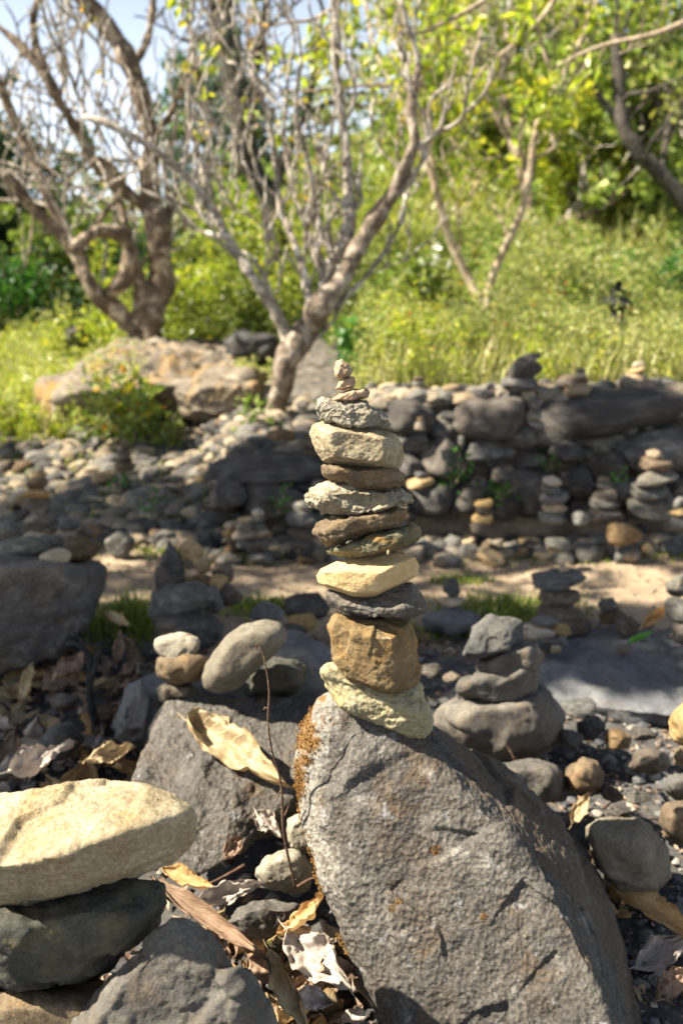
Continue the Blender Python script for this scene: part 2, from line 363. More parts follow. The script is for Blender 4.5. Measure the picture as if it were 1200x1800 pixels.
def rock_mesh(name, P, n=5, smooth=6, amp=(.05, .02), freq=(1.5, 6), seed=0, mat=None, cuts=0, ridged=0.0, chip=None):
    """P: hull points (world or local). returns mesh, centre."""
    P = np.array(P, float); c = (P.min(0) + P.max(0)) / 2; ext = (P.max(0) - P.min(0)) / 2 + 1e-4
    c = P.mean(0) * .5 + c * .5
    P = (P - c)
    Q = P / ext
    nrm, D = hull_planes(Q)
    r_ = np.random.default_rng(seed)
    if cuts:
        for _ in range(cuts):
            k = r_.normal(size=3); k /= np.linalg.norm(k)
            s = (Q @ k).max() * r_.uniform(.80, .93)
            if s > .05: nrm = np.vstack([nrm, k]); D = np.append(D, s)
    V, Fc, nb = ico(n)
    q = np.maximum(V @ nrm.T, 0) / D
    rad = 1.0 / np.maximum(q.max(1), 1e-3)
    W = V * rad[:, None]
    for _ in range(smooth): W = W * .4 + W[nb].mean(1) * .6
    W = W * ext
    size = float(np.sort(ext)[1]) * 2
    N_ = vnormals(W, Fc)
    d = amp[0] * size * fbm(W / size, freq[0], 3, .5, seed) + (.55 if chip else 1) * amp[1] * size * fbm(W / size, freq[1] * (1.7 if chip else 1), 5, .66, seed + 9)
    if chip:
        d = d + chips(W, size, chip[0], chip[1], seed + 31, chip[2], nb, 2 if n > 5 else 1)
    if ridged:
        rr = 1 - np.abs(fbm(W / size, freq[0] * 2.2, 3, .5, seed + 21)); d = d - ridged * size * np.clip(rr - .75, 0, 1)
    W = W + N_ * d[:, None]
    me = mesh_np(name, W, Fc, mat)
    return me, c
def outline_pts(out, Y, tf, tb, k=.62, ridge=None, kb=.6):
    out = np.array(out, float); cc = out.mean(0)
    P = [at(x, y, Y) for x, y in out]
    P += [at(*(cc + (p - cc) * kb), Y + tb) for p in out]
    if ridge: P += [at(x, y, Y + d) for x, y, d in ridge]
    else: P += [at(*(cc + (p - cc) * k), Y - tf) for p in out]
    return P
def hero(name, out, Y, tf, tb, mat, label, cat='stone', group=None, n=6, smooth=6, amp=(.05, .02), freq=(1.5, 6), seed=None, ridge=None, cuts=0, k=.62, kb=.6, ridged=0.0, chip=(40, .022, 1.5)):
    seed = seed if seed is not None else int(sum(map(sum, out))) % 9999
    me, c = rock_mesh(name, outline_pts(out, Y, tf, tb, k, ridge, kb), n, smooth, amp, freq, seed, M[mat], cuts, ridged, chip)
    return tag(obj(name, me, c), label, cat, group)

# ------------------------------------------------------------------ terrain
def terrain(x, y):
    x = np.asarray(x, float); y = np.asarray(y, float)
    zl = np.interp(y, [0, 1.2, 2.9, 3.3, 4.2, 6.2, 9, 14, 22, 40, 90], [-.02, -.03, -.06, -.01, .02, .28, .5, .95, 1.8, 4.5, 12])
    zm = np.interp(y, [0, 1.2, 2.9, 3.3, 4.3, 4.5, 5.5, 7, 9, 14, 22, 40, 90], [-.02, -.03, -.06, 0, .02, .40, .5, .66, .95, 1.9, 3.3, 7, 18])
    zr = np.interp(y, [0, 1.2, 2.9, 3.3, 4.3, 4.52, 6, 8, 11, 14, 22, 40, 90], [-.02, -.03, -.06, 0, .02, .77, .80, 1.02, 1.62, 2.5, 4.6, 9.5, 22])
    u = x / np.maximum(y, 1.0)
    a = sstep(-.20, -.12, u); b = sstep(-.02, .07, u)
    z = zl * (1 - a) + zm * a; z = z * (1 - b) + zr * b
    P = np.stack([x, y, np.zeros_like(x)], -1).reshape(-1, 3)
    nz = fbm(P, .8, 3, .5, 3).reshape(x.shape) * .02 * (1 + y * .25) + fbm(P, 5, 3, .5, 5).reshape(x.shape) * .010
    return z + nz
def tz(x, y): return float(terrain(np.array([x]), np.array([y]))[0])
def build_ground():
    ys = np.concatenate([np.linspace(-1.5, .6, 20), np.linspace(.65, 5.2, 260), 5.2 * (90 / 5.2) ** np.linspace(0.01, 1, 170)])
    us = np.linspace(-1.0, 1.0, 300)
    Yg, Ug = np.meshgrid(ys, us, indexing='ij')
    Xg = Ug * (np.maximum(Yg, .5) * .75 + 1.8) 
    Zg = terrain(Xg, Yg)
    Pf = np.stack([Xg, Yg, np.zeros_like(Xg)], -1).reshape(-1, 3)
    Zg = Zg + (fbm(Pf, 30, 3, .6, 11).reshape(Xg.shape) * .004) * (Yg < 6)
    V = np.stack([Xg, Yg, Zg], -1).reshape(-1, 3); a, b = Yg.shape
    i = np.arange(a * b).reshape(a, b)
    Fc = np.stack([i[:-1, :-1], i[:-1, 1:], i[1:, 1:], i[1:, :-1]], -1).reshape(-1, 4)
    Fc = Fc[:, ::-1]
    me = mesh_np('ground', V, Fc, M['ground'])
    if me.polygons[0].normal.z < 0: me.flip_normals()
    tag(obj('ground', me), kind='structure')
    me = mesh_np('far_ground', np.array([[-400, -400, -.6], [400, -400, -.6], [400, 400, -.6], [-400, 400, -.6]]), np.array([[0, 1, 2, 3]]), M['ground'])
    tag(obj('far_ground', me), kind='structure')
build_ground()

# ------------------------------------------------------------------ tubes (trunks, twigs)
def crom(P, sub):
    P = np.array(P, float); Q = np.vstack([2 * P[0] - P[1], P, 2 * P[-1] - P[-2]]); o = []
    for i in range(1, len(Q) - 2):
        for t in np.linspace(0, 1, sub, endpoint=False):
            a, b, c, d = Q[i - 1], Q[i], Q[i + 1], Q[i + 2]
            o.append(.5 * (2 * b + (c - a) * t + (2 * a - 5 * b + 4 * c - d) * t * t + (3 * b - a - 3 * c + d) * t ** 3))
    o.append(Q[-2]); return np.array(o)
def tube(P, rad, sides=8, lump=0.0, seed=0):
    P = np.asarray(P); n = len(P); T = np.gradient(P, axis=0); T /= np.linalg.norm(T, axis=1)[:, None] + 1e-9
    up = np.array((.13, .97, .2)); A = np.cross(T, up); A /= np.linalg.norm(A, axis=1)[:, None] + 1e-9; B = np.cross(T, A)
    th = np.linspace(0, 2 * math.pi, sides, endpoint=False)
    rad = np.broadcast_to(rad, (n,))
    ring = P[:, None, :] + rad[:, None, None] * (np.cos(th)[None, :, None] * A[:, None, :] + np.sin(th)[None, :, None] * B[:, None, :])
    V = ring.reshape(-1, 3)
    if lump:
        r0 = float(np.max(rad)); C = np.repeat(P, sides, 0); dirv = V - C
        V = C + dirv * (1 + lump * fbm(V / r0, .45, 3, .6, seed))[:, None]
    i = np.arange(n * sides).reshape(n, sides); j = np.roll(i, -1, 1)
    Fc = np.stack([i[:-1], j[:-1], j[1:], i[1:]], -1).reshape(-1, 4)
    V = np.vstack([V, P[0], P[-1]]); c0, c1 = n * sides, n * sides + 1
    caps = np.vstack([np.stack([j[0], i[0], np.full(sides, c0), np.full(sides, c0)], -1), np.stack([i[-1], j[-1], np.full(sides, c1), np.full(sides, c1)], -1)])
    return V, Fc, caps
class Acc:
    def __init__(s): s.V = []; s.F = []; s.n = 0
    def add(s, V, *Fs):
        s.V.append(V)
        for f in Fs:
            if f.shape[1] == 4:
                tri = f[:, 2] == f[:, 3]
                q = f[~tri]; s.F.append(np.vstack([q[:, [0, 1, 2]], q[:, [0, 2, 3]], f[tri][:, [0, 1, 2]]]) + s.n)
            else: s.F.append(f + s.n)
        s.n += len(V)
    def mesh(s, name, mat, loc=None):
        V = np.vstack(s.V)
        if loc is not None: V = V - np.array(loc)
        return mesh_np(name, V, np.vstack(s.F), mat)
def traced(pts, Y0, r0, r1, dY=0.0, sub=6, sides=9, lump=.2, seed=1):
    """pts: pixels along a limb; Y0 depth, dY depth drift; radii in metres"""
    n = len(pts); ph = random.random() * 6
    P = [at(x, y, Y0 + dY * i / max(1, n - 1) + .06 * math.sin(ph + i * 1.3) * (i > 0)) for i, (x, y) in enumerate(pts)]
    C = crom(P, sub); rad = np.linspace(r0, r1, len(C))
    return C, rad
def grow(acc, start, d, length, r, depth, up=.25, spread=.6, tips=None, minr=.003, kids=3, sides=6):
    n = 5; P = [np.array(start)]; d = np.array(d, float); d /= np.linalg.norm(d)
    for i in range(n):
        d = d + rng.normal(size=3) * .24 + np.array((0, 0, up * .25)); d /= np.linalg.norm(d)
        P.append(P[-1] + d * length / n)
    C = crom(P, 2); rad = np.linspace(r, r * .72, len(C))
    V, Fq, caps = tube(C, rad, sides); acc.add(V, Fq, caps)
    if depth <= 0:
        if tips is not None: tips.append(P[-1])
        return
    for k in range(kids if depth > 1 else max(2, kids - 1)):
        j = rng.integers(2, n + 1) if k else n
        dd = d + rng.normal(size=3) * spread; dd[2] += up
        grow(acc, P[j], dd, length * rng.uniform(.6, .85), max(minr, r * .68), depth - 1, up, spread, tips, minr, kids, sides)

# leaf batches
def leaves(C, size, seed=0, flat=.0, aspect=.5, down=0.0, jitter=.4):
    """C (n,3) -> V, F(tri), attr : folded diamond leaves of real outline"""
    g = np.random.default_rng(seed); n = len(C)
    s = size * g.uniform(1 - jitter, 1 + jitter, n)
    ax = g.normal(size=(n, 3)); ax[:, 2] = ax[:, 2] * (1 - flat) - down; ax /= np.linalg.norm(ax, axis=1)[:, None]
    nr = g.normal(size=(n, 3)); nr[:, 2] += 1.0 + 2 * flat
    sd_ = np.cross(ax, nr); sd_ /= np.linalg.norm(sd_, axis=1)[:, None] + 1e-9
    nn = np.cross(sd_, ax)
    b = C - ax * s[:, None] * .5; t = C + ax * s[:, None] * .5
    mid = C + nn * s[:, None] * -.06
    l = C + sd_ * s[:, None] * aspect * .5 + ax * s[:, None] * -.08 + nn * s[:, None] * .08
    r = C - sd_ * s[:, None] * aspect * .5 + ax * s[:, None] * -.08 + nn * s[:, None] * .08
    V = np.stack([b, l, t, r, mid], 1).reshape(-1, 3)
    i = np.arange(n)[:, None] * 5
    Fc = np.concatenate([i + np.array([[0, 4, 1]]), i + np.array([[1, 4, 2]]), i + np.array([[2, 4, 3]]), i + np.array([[3, 4, 0]])], 1).reshape(-1, 3)
    return V, Fc, np.repeat(g.random(n), 5)
def leaf_obj(name, C, size, mat, seed=0, parent=None, loc=(0, 0, 0), **k):
    C = np.asarray(C) - np.array(loc)
    V, Fc, a = leaves(C, size, seed, **k)
    o = obj(name, mesh_np(name, V, Fc, M[mat], smooth=False, attr=a), (0, 0, 0) if parent is not None else loc, parent)
    return o
def clumps(centres, rad, per, seed=0, squash=.7):
    g = np.random.default_rng(seed); centres = np.asarray(centres)
    C = np.repeat(centres, per, 0); d = g.normal(size=C.shape); d /= np.linalg.norm(d, axis=1)[:, None]
    rr = rad * g.uniform(.15, 1, len(C)) ** .6 * np.repeat(g.uniform(.6, 1.3, len(centres)), per)
    d[:, 2] *= squash
    return C + d * rr[:, None]

LMK = [(650,1250,'the tall stack foot'),(600,900,'the tall stack'),(150,1470,'the broad cream stone'),(300,1700,'the grey triangular rock'),(390,1320,'the low rounded boulder'),(160,1200,'the blackened twig'),
 (90,1080,'the dark left boulder'),(430,1150,'the tilted oval stone'),(300,988,'the upright pointed stone'),(248,895,'the big pale angular stone'),(880,1150,'the three stone pile'),(880,1280,'the dark squat boulder'),
 (1080,1190,'the blue-grey slab'),(1100,1500,'the flat topped grey-brown rock'),(1025,1360,'the rounded tan rock'),(1130,1590,'the large ochre leaf'),(985,1040,'the cairn by the slab'),(1180,1430,'the right edge rocks'),
 (793,1050,'the little path cairn'),(235,740,'the yellow flecked bush'),(470,720,'the middle tree foot'),(470,820,'the low wall part'),(380,705,'the orange patched boulder'),(250,640,'the sunlit outcrop'),
 (856,736,'the domed wall boulder'),(1080,725,'the long wall boulder'),(920,645,'the tilted slab pair'),(1086,540,'the black garden cairn'),(1140,890,'the wide right cairn'),(971,870,'the broad wall foot cairn'),(1097,940,'the round reddish stone'),
 (850,900,'the brown plant cairn'),(750,850,'the wall ledge cairn'),(530,930,'the stout cairn'),(440,930,'the two light cairns'),(68,860,'the slope cairn'),(220,790,'the slim rubble cairn'),(490,1520,'the pale rock'),(540,1640,'the bright ochre leaf'),(60,700,'the left meadow')]
def proj1(p):
    d = np.array(p, float) - np.array((0, 0, CAMZ)); f = d[1] * cp - d[2] * sp; u = d[1] * sp + d[2] * cp
    return 600 + F * d[0] / f, 900 - F * u / f
def wherep(p):
    x, y = proj1(p); k = min(LMK, key=lambda l: math.hypot(l[0] - x, (l[1] - y) * 1.2)); dx, dy = x - k[0], y - k[1]
    if abs(dx) > 1.3 * abs(dy): r = 'left of' if dx < 0 else 'right of'
    elif dy < 0: r = ('above' if abs(dx) < .4 * abs(dy) else ('up left of' if dx < 0 else 'up right of'))
    else: r = ('below' if abs(dx) < .4 * abs(dy) else ('down left of' if dx < 0 else 'down right of'))
    dist = math.hypot(dx, dy); far = 'just ' if dist < 38 else ('' if dist < 85 else 'well ')
    return far + r + ' ' + k[2]
for k in ('sgrey', 'stan', 'sbrown'): pass
# ------------------------------------------------------------------ shared small stone shapes (unit size, scaled per stone)
SH = {}
def stone_shape(i, mat, n=4):
    key = (i, mat, n)
    if key not in SH:
        r_ = np.random.default_rng(100 + i)
        P = r_.normal(size=(11 + 2 * (i % 5), 3)); P /= np.linalg.norm(P, axis=1)[:, None]; P = P * .5
        me, c = rock_mesh('stone', P, n, 1 + (i % 2) + 2 * (n - 3), (.06, .02), (1.6, 5), 100 + i, M[mat], cuts=2 + i % 4, chip=(16, .02, 1.3) if n > 3 else None)
        cv = np.empty(len(me.vertices) * 3, dtype=np.float32); me.vertices.foreach_get('co', cv); cv = cv.reshape(-1, 3)
        lo_, hi_ = cv.min(0), cv.max(0); cv = (cv - (lo_ + hi_) / 2) / (hi_ - lo_)
        me.vertices.foreach_set('co', np.ascontiguousarray(cv).ravel()); me.update(); SH[key] = me
    return SH[key]
def stone_at(name, pos, w, d, h, mat, label, group=None, cat='stone', shape=None, rot=None, parent=None, n=4):
    shape = int(rng.integers(14)) if shape is None else shape
    rot = (rng.normal() * .12, rng.normal() * .12, rng.uniform(0, 6.28)) if rot is None else rot
    o = obj(name, stone_shape(shape, mat, n), pos, parent, rot, (w, d, h))
    return tag(o, label, cat, group) if label else o
def pxs(px, py, wp, hp, Y, mat, label, group=None, name='stone', tilt=0.0, shape=None, cat='stone'):
    """a stone centred at a pixel at depth Y, wp x hp pixels large; tilt clockwise in the picture"""
    s = pxm(Y) * 1.06
    return stone_at(name, at(px, py, Y), wp * s, wp * s * rng.uniform(.75, .95), hp * s, mat, label, group, cat, shape, (rng.normal() * .08, R(tilt), 0), n=4 if Y > 3.5 else 5)

def rubble_mat(name, stops):
    m, nt, N, L, bs = NT(name)
    a = N.new('ShaderNodeAttribute'); a.attribute_name = 'rnd'
    g = N.new('ShaderNodeNewGeometry')
    c = ramp(nt, a.outputs['Fac'], stops)
    f = noise_node(nt, g.outputs['Position'], 90, 5, .7)
    c = mixc(nt, .6, c, ramp(nt, f, [(.3, .25), (.7, .85)]), 'OVERLAY')
    L.new(c, bs.inputs['Base Color']); bs.inputs['Roughness'].default_value = .88; bs.inputs['Specular IOR Level'].default_value = .25
    L.new(bump(nt, f, .7, .004), bs.inputs['Normal'])
    return m
RUB = [(0, (.035, .032, .03)), (.3, (.07, .066, .06)), (.55, (.13, .12, .10)), (.8, (.20, .155, .10)), (1, (.34, .27, .18))]
M['rubble'] = rubble_mat('rubble_stone', RUB)
M['gravel'] = rubble_mat('dark_gravel', [(0, (.045, .045, .05)), (.5, (.10, .10, .10)), (.85, (.19, .175, .15)), (1, (.34, .30, .25))])
def stone_mass(name, X, Y, S, mat, label, cat, seed=0, lift=.25, base=None, sub=2):
    g = np.random.default_rng(seed); V0, F0, nb = ico(sub); n = len(X); m = len(V0)
    Z = (terrain(X, Y) if base is None else base) + S * lift
    rot = np.linalg.qr(g.normal(size=(n, 3, 3)))[0]
    scl = np.stack([g.uniform(.8, 1.2, n), g.uniform(.7, 1.1, n), g.uniform(.45, .75, n)], 1) * S[:, None] * .5
    K = g.normal(size=(n, 10, 3)); K /= np.linalg.norm(K, axis=2)[:, :, None]; Dk = g.uniform(.62, 1.0, (n, 10))
    q = np.einsum('nkj,mj->nmk', K, V0) / Dk[:, None, :]
    Vd = V0[None] * (1.12 / np.maximum(q.max(2), .85))[:, :, None] * (1 + .03 * g.normal(size=(n, m, 1)))
    # rotate the shape then flatten
    W = np.einsum('nij,nmj->nmi', rot, Vd) * scl[:, None, :]
    W = W + np.stack([X, Y, Z], 1)[:, None, :]
    Fc = (F0[None] + (np.arange(n) * m)[:, None, None]).reshape(-1, 3)
    me = mesh_np(name, W.reshape(-1, 3), Fc, M[mat], smooth=False, attr=np.repeat(g.random(n), m))
    return tag(obj(name, me), label, cat, kind='stuff')

# ================================================================== THE TALL CAIRN AND ITS BOULDER
BP = [(575,1224,1.34),(548,1262,1.33),(524,1330,1.31),(517,1400,1.29),(530,1480,1.25),(560,1570,1.20),(600,1650,1.16),(640,1740,1.12),(680,1830,1.08),(740,1950,1.03),(800,2100,.97),
      (690,1262,1.30),(727,1297,1.27),(786,1380,1.21),(873,1452,1.165),(908,1520,1.135),(967,1561,1.11),(1013,1637,1.07),(1048,1725,1.03),(1071,1800,1.0),(1130,2000,.93),(1160,2100,.90),
      (640,1480,1.20),(600,1300,1.28),(590,1560,1.165),
      (762,1288,1.37),(856,1338,1.41),(937,1390,1.43),(1001,1433,1.43),(1042,1497,1.41),(1083,1579,1.37),(1109,1667,1.32),(1126,1754,1.27),(1142,1850,1.23),(1180,2050,1.15),
      (620,1250,1.55),(800,1345,1.62),(1000,1500,1.65),(700,1800,1.45),(1080,1800,1.5),(610,1500,1.5)]
bme, bc = rock_mesh('mossy_boulder', [at(*p) for p in BP], 8, 12, (.018, .010), (2.0, 7.5), 42, M['boulder'], ridged=.006, chip=(120, .013, 1))
boulder = tag(obj('boulder', bme, bc), 'big leaning grey boulder with orange moss that carries the tall stone stack', 'boulder')
# orange moss growing on its left edge: tiny tufts set on the real surface
def proj(W):
    d = W - np.array((0, 0, CAMZ)); f = d[:, 1] * cp - d[:, 2] * sp; u = d[:, 1] * sp + d[:, 2] * cp
    return 600 + F * d[:, 0] / f, 900 - F * u / f
bv = np.empty(len(bme.vertices) * 3, dtype=np.float32); bme.vertices.foreach_get('co', bv); bv = bv.reshape(-1, 3).astype(float)
bn = np.empty(len(bme.vertices) * 3, dtype=np.float32); bme.vertices.foreach_get('normal', bn); bn = bn.reshape(-1, 3).astype(float)
px_, py_ = proj(bv + bc)
edge = np.interp(py_, [1230, 1262, 1330, 1400, 1480, 1570, 1650, 1740], [570, 546, 522, 515, 528, 558, 598, 638])
off = px_ - edge
width = np.interp(py_, [1240, 1270, 1330, 1370, 1450, 1560, 1620, 1700], [6, 40, 40, 26, 14, 9, 5, 0])
nm = fbm(bv, 34, 4, .7, 77)
sel = np.where((off < width * (1 + .6 * nm)) & (py_ > 1245) & (py_ < 1690) & (nm > -.10) & (rng.random(len(nm)) < np.clip(1.6 - off / (width + 1e-3), .2, 1)) & (bn[:, 1] < .25))[0]
sel = sel[rng.random(len(sel)) < .9]
def tufts(name, C, Nn, size, mat, parent, seed=0):
    g = np.random.default_rng(seed); V0, F0, _ = ico(1)
    k = 3; C = np.repeat(C, k, 0) + g.normal(size=(len(C) * k, 3)) * size * .8; Nn = np.repeat(Nn, k, 0)
    s = size * g.uniform(.4, 1.15, len(C)) * .55
    W = C[:, None] + (V0[None] * (1 + .35 * g.normal(size=(len(C), len(V0), 1)))) * s[:, None, None] + Nn[:, None] * s[:, None, None] * .35
    Fc = (F0[None] + (np.arange(len(C)) * len(V0))[:, None, None]).reshape(-1, 3)
    return tag(obj(name, mesh_np(name, W.reshape(-1, 3), Fc, M[mat], smooth=False, attr=np.repeat(g.random(len(C)), len(V0))), parent=parent), kind='stuff')
def fattr(name, val):
    at_ = bme.attributes.new(name, 'FLOAT', 'POINT'); at_.data.foreach_set('value', np.ascontiguousarray(np.clip(val, 0, 1), dtype=np.float32))
facing = bn[:, 1] < .3
fattr('lichen', np.where(facing, sstep(105, 25, off) * .6 * sstep(1760, 1500, py_), 0))
fattr('mossy', np.where(facing, sstep(1.3, .3, off / (width + 1e-3)) * (.62 + .5 * nm) * (width > 1), 0))
rdg = np.interp(py_, [1290, 1380, 1450, 1520, 1561, 1637, 1725, 1800], [730, 786, 873, 908, 967, 1013, 1048, 1071])
fattr('right_brown', sstep(-20, 60, px_ - rdg) * .6)  # browner on the right face, past the ridge
tufts('moss', bv[sel], bn[sel], .0030, 'moss', boulder, 3)
# small rusty crumbs lying on the face
crumbs = np.concatenate([np.where(np.hypot(px_ - a, py_ - b) < r_)[0][:60] for a, b, r_ in ((765,1495,9),(690,1597,7),(850,1610,6),(700,1585,6))])
tufts('moss_crumb', bv[crumbs], bn[crumbs], .0016, 'moss', boulder, 5)

G = 'stones of the tall balanced stack'
SY = 1.30
hero('stone', [(566,1180),(572,1168),(590,1166),(620,1180),(680,1195),(740,1200),(758,1250),(764,1265),(752,1300),(742,1306),(700,1290),(650,1268),(610,1248),(580,1222),(567,1200)], SY, .05, .10, 'lichen',
     'pale yellow-green tilted slab resting straight on the big boulder, lowest of the tall stack', group=G, n=7, smooth=3, amp=(.025,.022), freq=(2,7), seed=3, chip=(50,.014,1.5),
     ridge=[(568,1178,-.03),(600,1195,-.045),(660,1222,-.06),(715,1250,-.07),(752,1262,-.06),(745,1302,-.055),(700,1288,-.06),(650,1266,-.055),(600,1240,-.045)], kb=.75, ridged=.03)
hero('stone', [(575,1100),(590,1078),(630,1082),(680,1086),(722,1088),(734,1130),(739,1180),(736,1200),(700,1224),(680,1226),(640,1212),(600,1190),(580,1160)], SY, .07, .09, 'block',
     'large brown blocky stone with a squarish front, thickest in the tall stack', group=G, n=7, smooth=3, amp=(.022,.014), freq=(1.8,6), seed=4, chip=(26,.013,1),
     ridge=[(580,1105,-.05),(592,1090,-.055),(655,1120,-.09),(690,1122,-.085),(690,1215,-.085),(660,1208,-.085),(600,1185,-.05),(585,1155,-.05),(720,1100,-.02)], k=.7, ridged=.02)
hero('stone', [(575,1042),(600,1036),(660,1030),(722,1025),(738,1042),(757,1072),(745,1080),(700,1089),(660,1088),(620,1082),(590,1066),(577,1052)], SY, .06, .09, 'slate',
     'thin dark grey slab with a sharp pointed right end, directly under the smooth yellow stone', group=G, n=7, smooth=2, amp=(.02,.02), freq=(2,6), seed=5,
     ridge=[(577,1044,-.03),(600,1062,-.055),(650,1074,-.07),(712,1068,-.07),(750,1073,-.05),(700,1086,-.068),(655,1086,-.07),(600,1068,-.05)], kb=.8, ridged=.04)
hero('stone', [(553,1012),(560,998),(590,987),(650,975),(700,970),(735,975),(743,992),(740,1012),(710,1028),(680,1042),(655,1052),(620,1051),(580,1038),(557,1026)], SY, .06, .08, 'yellow',
     'smooth rounded yellow stone in the lower middle of the tall stack', group=G, n=7, smooth=9, amp=(.02,.008), freq=(1.5,5), seed=6, chip=(10,.008,1),
     ridge=[(565,1005,-.05),(600,1002,-.065),(670,1008,-.075),(660,1040,-.07),(620,1042,-.065),(575,1030,-.05),(700,990,-.05)])
hero('stone', [(568,966),(585,960),(640,945),(690,930),(720,918),(735,930),(739,944),(720,955),(700,966),(670,978),(630,983),(590,981),(570,976)], SY, .06, .07, 'olive',
     'olive stone with an orange right side, between the grey-brown wedge and the smooth yellow stone', group=G, n=6, smooth=3, amp=(.035,.025), freq=(2,6), seed=7, cuts=3, ridged=.05)
hero('stone', [(550,935),(560,920),(585,906),(640,900),(700,890),(719,888),(716,905),(700,925),(660,938),(620,950),(580,960),(562,962),(552,948)], SY, .06, .07, 'brown',
     'rough grey-brown stone under the jagged pale slab in the middle of the tall stack', group=G, n=6, smooth=4, amp=(.035,.03), freq=(2,6), seed=8, cuts=2)
hero('stone', [(537,872),(545,858),(580,850),(610,852),(660,862),(710,858),(722,868),(725,880),(705,893),(660,916),(650,919),(610,912),(575,898),(545,883)], SY, .06, .07, 'pale',
     'jagged pale cream slab sticking out left, widest stone halfway up the tall stack', group=G, n=7, smooth=3, amp=(.04,.035), freq=(2,7), seed=9, cuts=3, ridged=.07)
hero('stone', [(560,818),(566,812),(600,818),(660,824),(700,820),(716,832),(717,848),(700,860),(670,868),(640,869),(610,864),(590,850),(565,832)], SY, .055, .065, 'brown',
     'flat brown-grey stone with a blunt right end, just under the big rounded cream stone', group=G, n=6, smooth=5, amp=(.035,.022), freq=(2,6), seed=10, cuts=2)
hero('stone', [(543,762),(548,745),(570,736),(610,740),(660,750),(695,764),(706,785),(707,805),(700,822),(685,830),(650,828),(600,822),(565,812),(552,790)], SY, .075, .075, 'cream',
     'big rounded cream stone near the top of the tall stack', group=G, n=7, smooth=9, amp=(.03,.012), freq=(1.6,5), seed=11, chip=(14,.009,1))
hero('stone', [(554,704),(560,696),(600,698),(640,703),(665,716),(688,738),(689,745),(680,757),(650,757),(610,750),(575,742),(556,730)], SY, .055, .065, 'flatgrey',
     'flat layered grey slab with a pointed right end, fourth from the top of the stack', group=G, n=7, smooth=3, amp=(.03,.03), freq=(2,7), seed=12, ridged=.08,
     ridge=[(556,712,-.03),(600,720,-.055),(650,728,-.05),(685,742,-.03),(650,752,-.05),(600,744,-.055),(570,736,-.04),(640,710,-.03)])
hero('stone', [(583,702),(600,690),(620,684),(645,682),(650,688),(646,698),(625,704),(600,706),(586,705)], SY, .03, .035, 'pink',
     'small thin flat tan stone, third from the top of the tall stack', group=G, n=6, smooth=4, amp=(.03,.02), seed=13)
hero('stone', [(587,684),(596,670),(612,662),(622,660),(624,672),(622,682),(605,686),(590,686)], SY, .02, .025, 'pink',
     'tiny wedge shaped tan chip, second from the top of the tall stack', group=G, n=6, smooth=3, amp=(.03,.02), seed=14)
hero('stone', [(586,648),(592,636),(600,632),(612,640),(619,651),(614,662),(602,669),(591,665),(587,658)], SY, .022, .022, 'pink',
     'tiny pinkish pointed pebble crowning the tall stack', group=G, n=6, smooth=3, amp=(.04,.02), seed=15, cuts=2)
hero('white_pebble', [(679,967),(683,965),(686,970),(684,977),(680,976)], SY - .065, .003, .003, 'cream', 'tiny white pebble stuck on the front of the olive stone', 'pebble', n=3)

# ================================================================== BOTTOM LEFT PILE
G = 'stones of the big pile in the lower left corner'
hero('stone', [(-95,1470),(-70,1420),(0,1402),(60,1385),(120,1374),(185,1371),(250,1382),(310,1397),(343,1418),(350,1440),(342,1475),(310,1512),(235,1543),(150,1570),(50,1592),(0,1590),(-60,1565)], .93, .1, .11, 'cream',
     'broad pale cream stone with sunlit top, topmost of the lower left corner pile', group=G, n=7, smooth=7, amp=(.018,.010), freq=(2,8), seed=21, ridge=[(-40,1530,-.11),(20,1530,-.115),(75,1520,-.115),(125,1497,-.11),(200,1470,-.10),(280,1447,-.08),(340,1428,-.04),(100,1572,-.06),(250,1515,-.05)], kb=.8)
hero('stone', [(-90,1600),(0,1592),(150,1568),(270,1535),(300,1545),(300,1580),(280,1620),(240,1662),(200,1702),(150,1733),(40,1736),(0,1722),(-80,1700)], .93, .09, .10, 'dark',
     'dark green-grey stone squeezed in the middle of the lower left pile', group=G, n=7, smooth=6, amp=(.02,.014), freq=(2,7), seed=22,
     ridge=[(-60,1640,-.08),(0,1625,-.09),(45,1650,-.10),(40,1725,-.07),(130,1725,-.07),(240,1620,-.07),(150,1600,-.08)])
hero('stone', [(-90,1740),(0,1728),(80,1738),(180,1728),(215,1770),(215,1900),(60,2050),(-90,2050)], .93, .08, .10, 'brown',
     'shadowed brown stone at the very bottom of the lower left pile', group=G, n=6, smooth=6, amp=(.03,.02), seed=23)
hero('stone', [(290,1612),(300,1604),(330,1606),(352,1620),(390,1650),(415,1685),(445,1735),(495,1800),(560,1900),(600,2040),(90,2040),(110,1860),(136,1798),(165,1750),(210,1692),(255,1645)], .87, .05, .10, 'grey',
     'grey triangular rock peaking in the bottom foreground beside the lower left pile', 'rock', n=7, smooth=7, amp=(.016,.014), freq=(2,7), seed=24,
     ridge=[(300,1640,-.02),(170,1790,-.06),(140,1900,-.08),(480,1860,-.06),(420,1740,-.04),(520,2000,-.09),(150,2040,-.09)], ridged=.03)
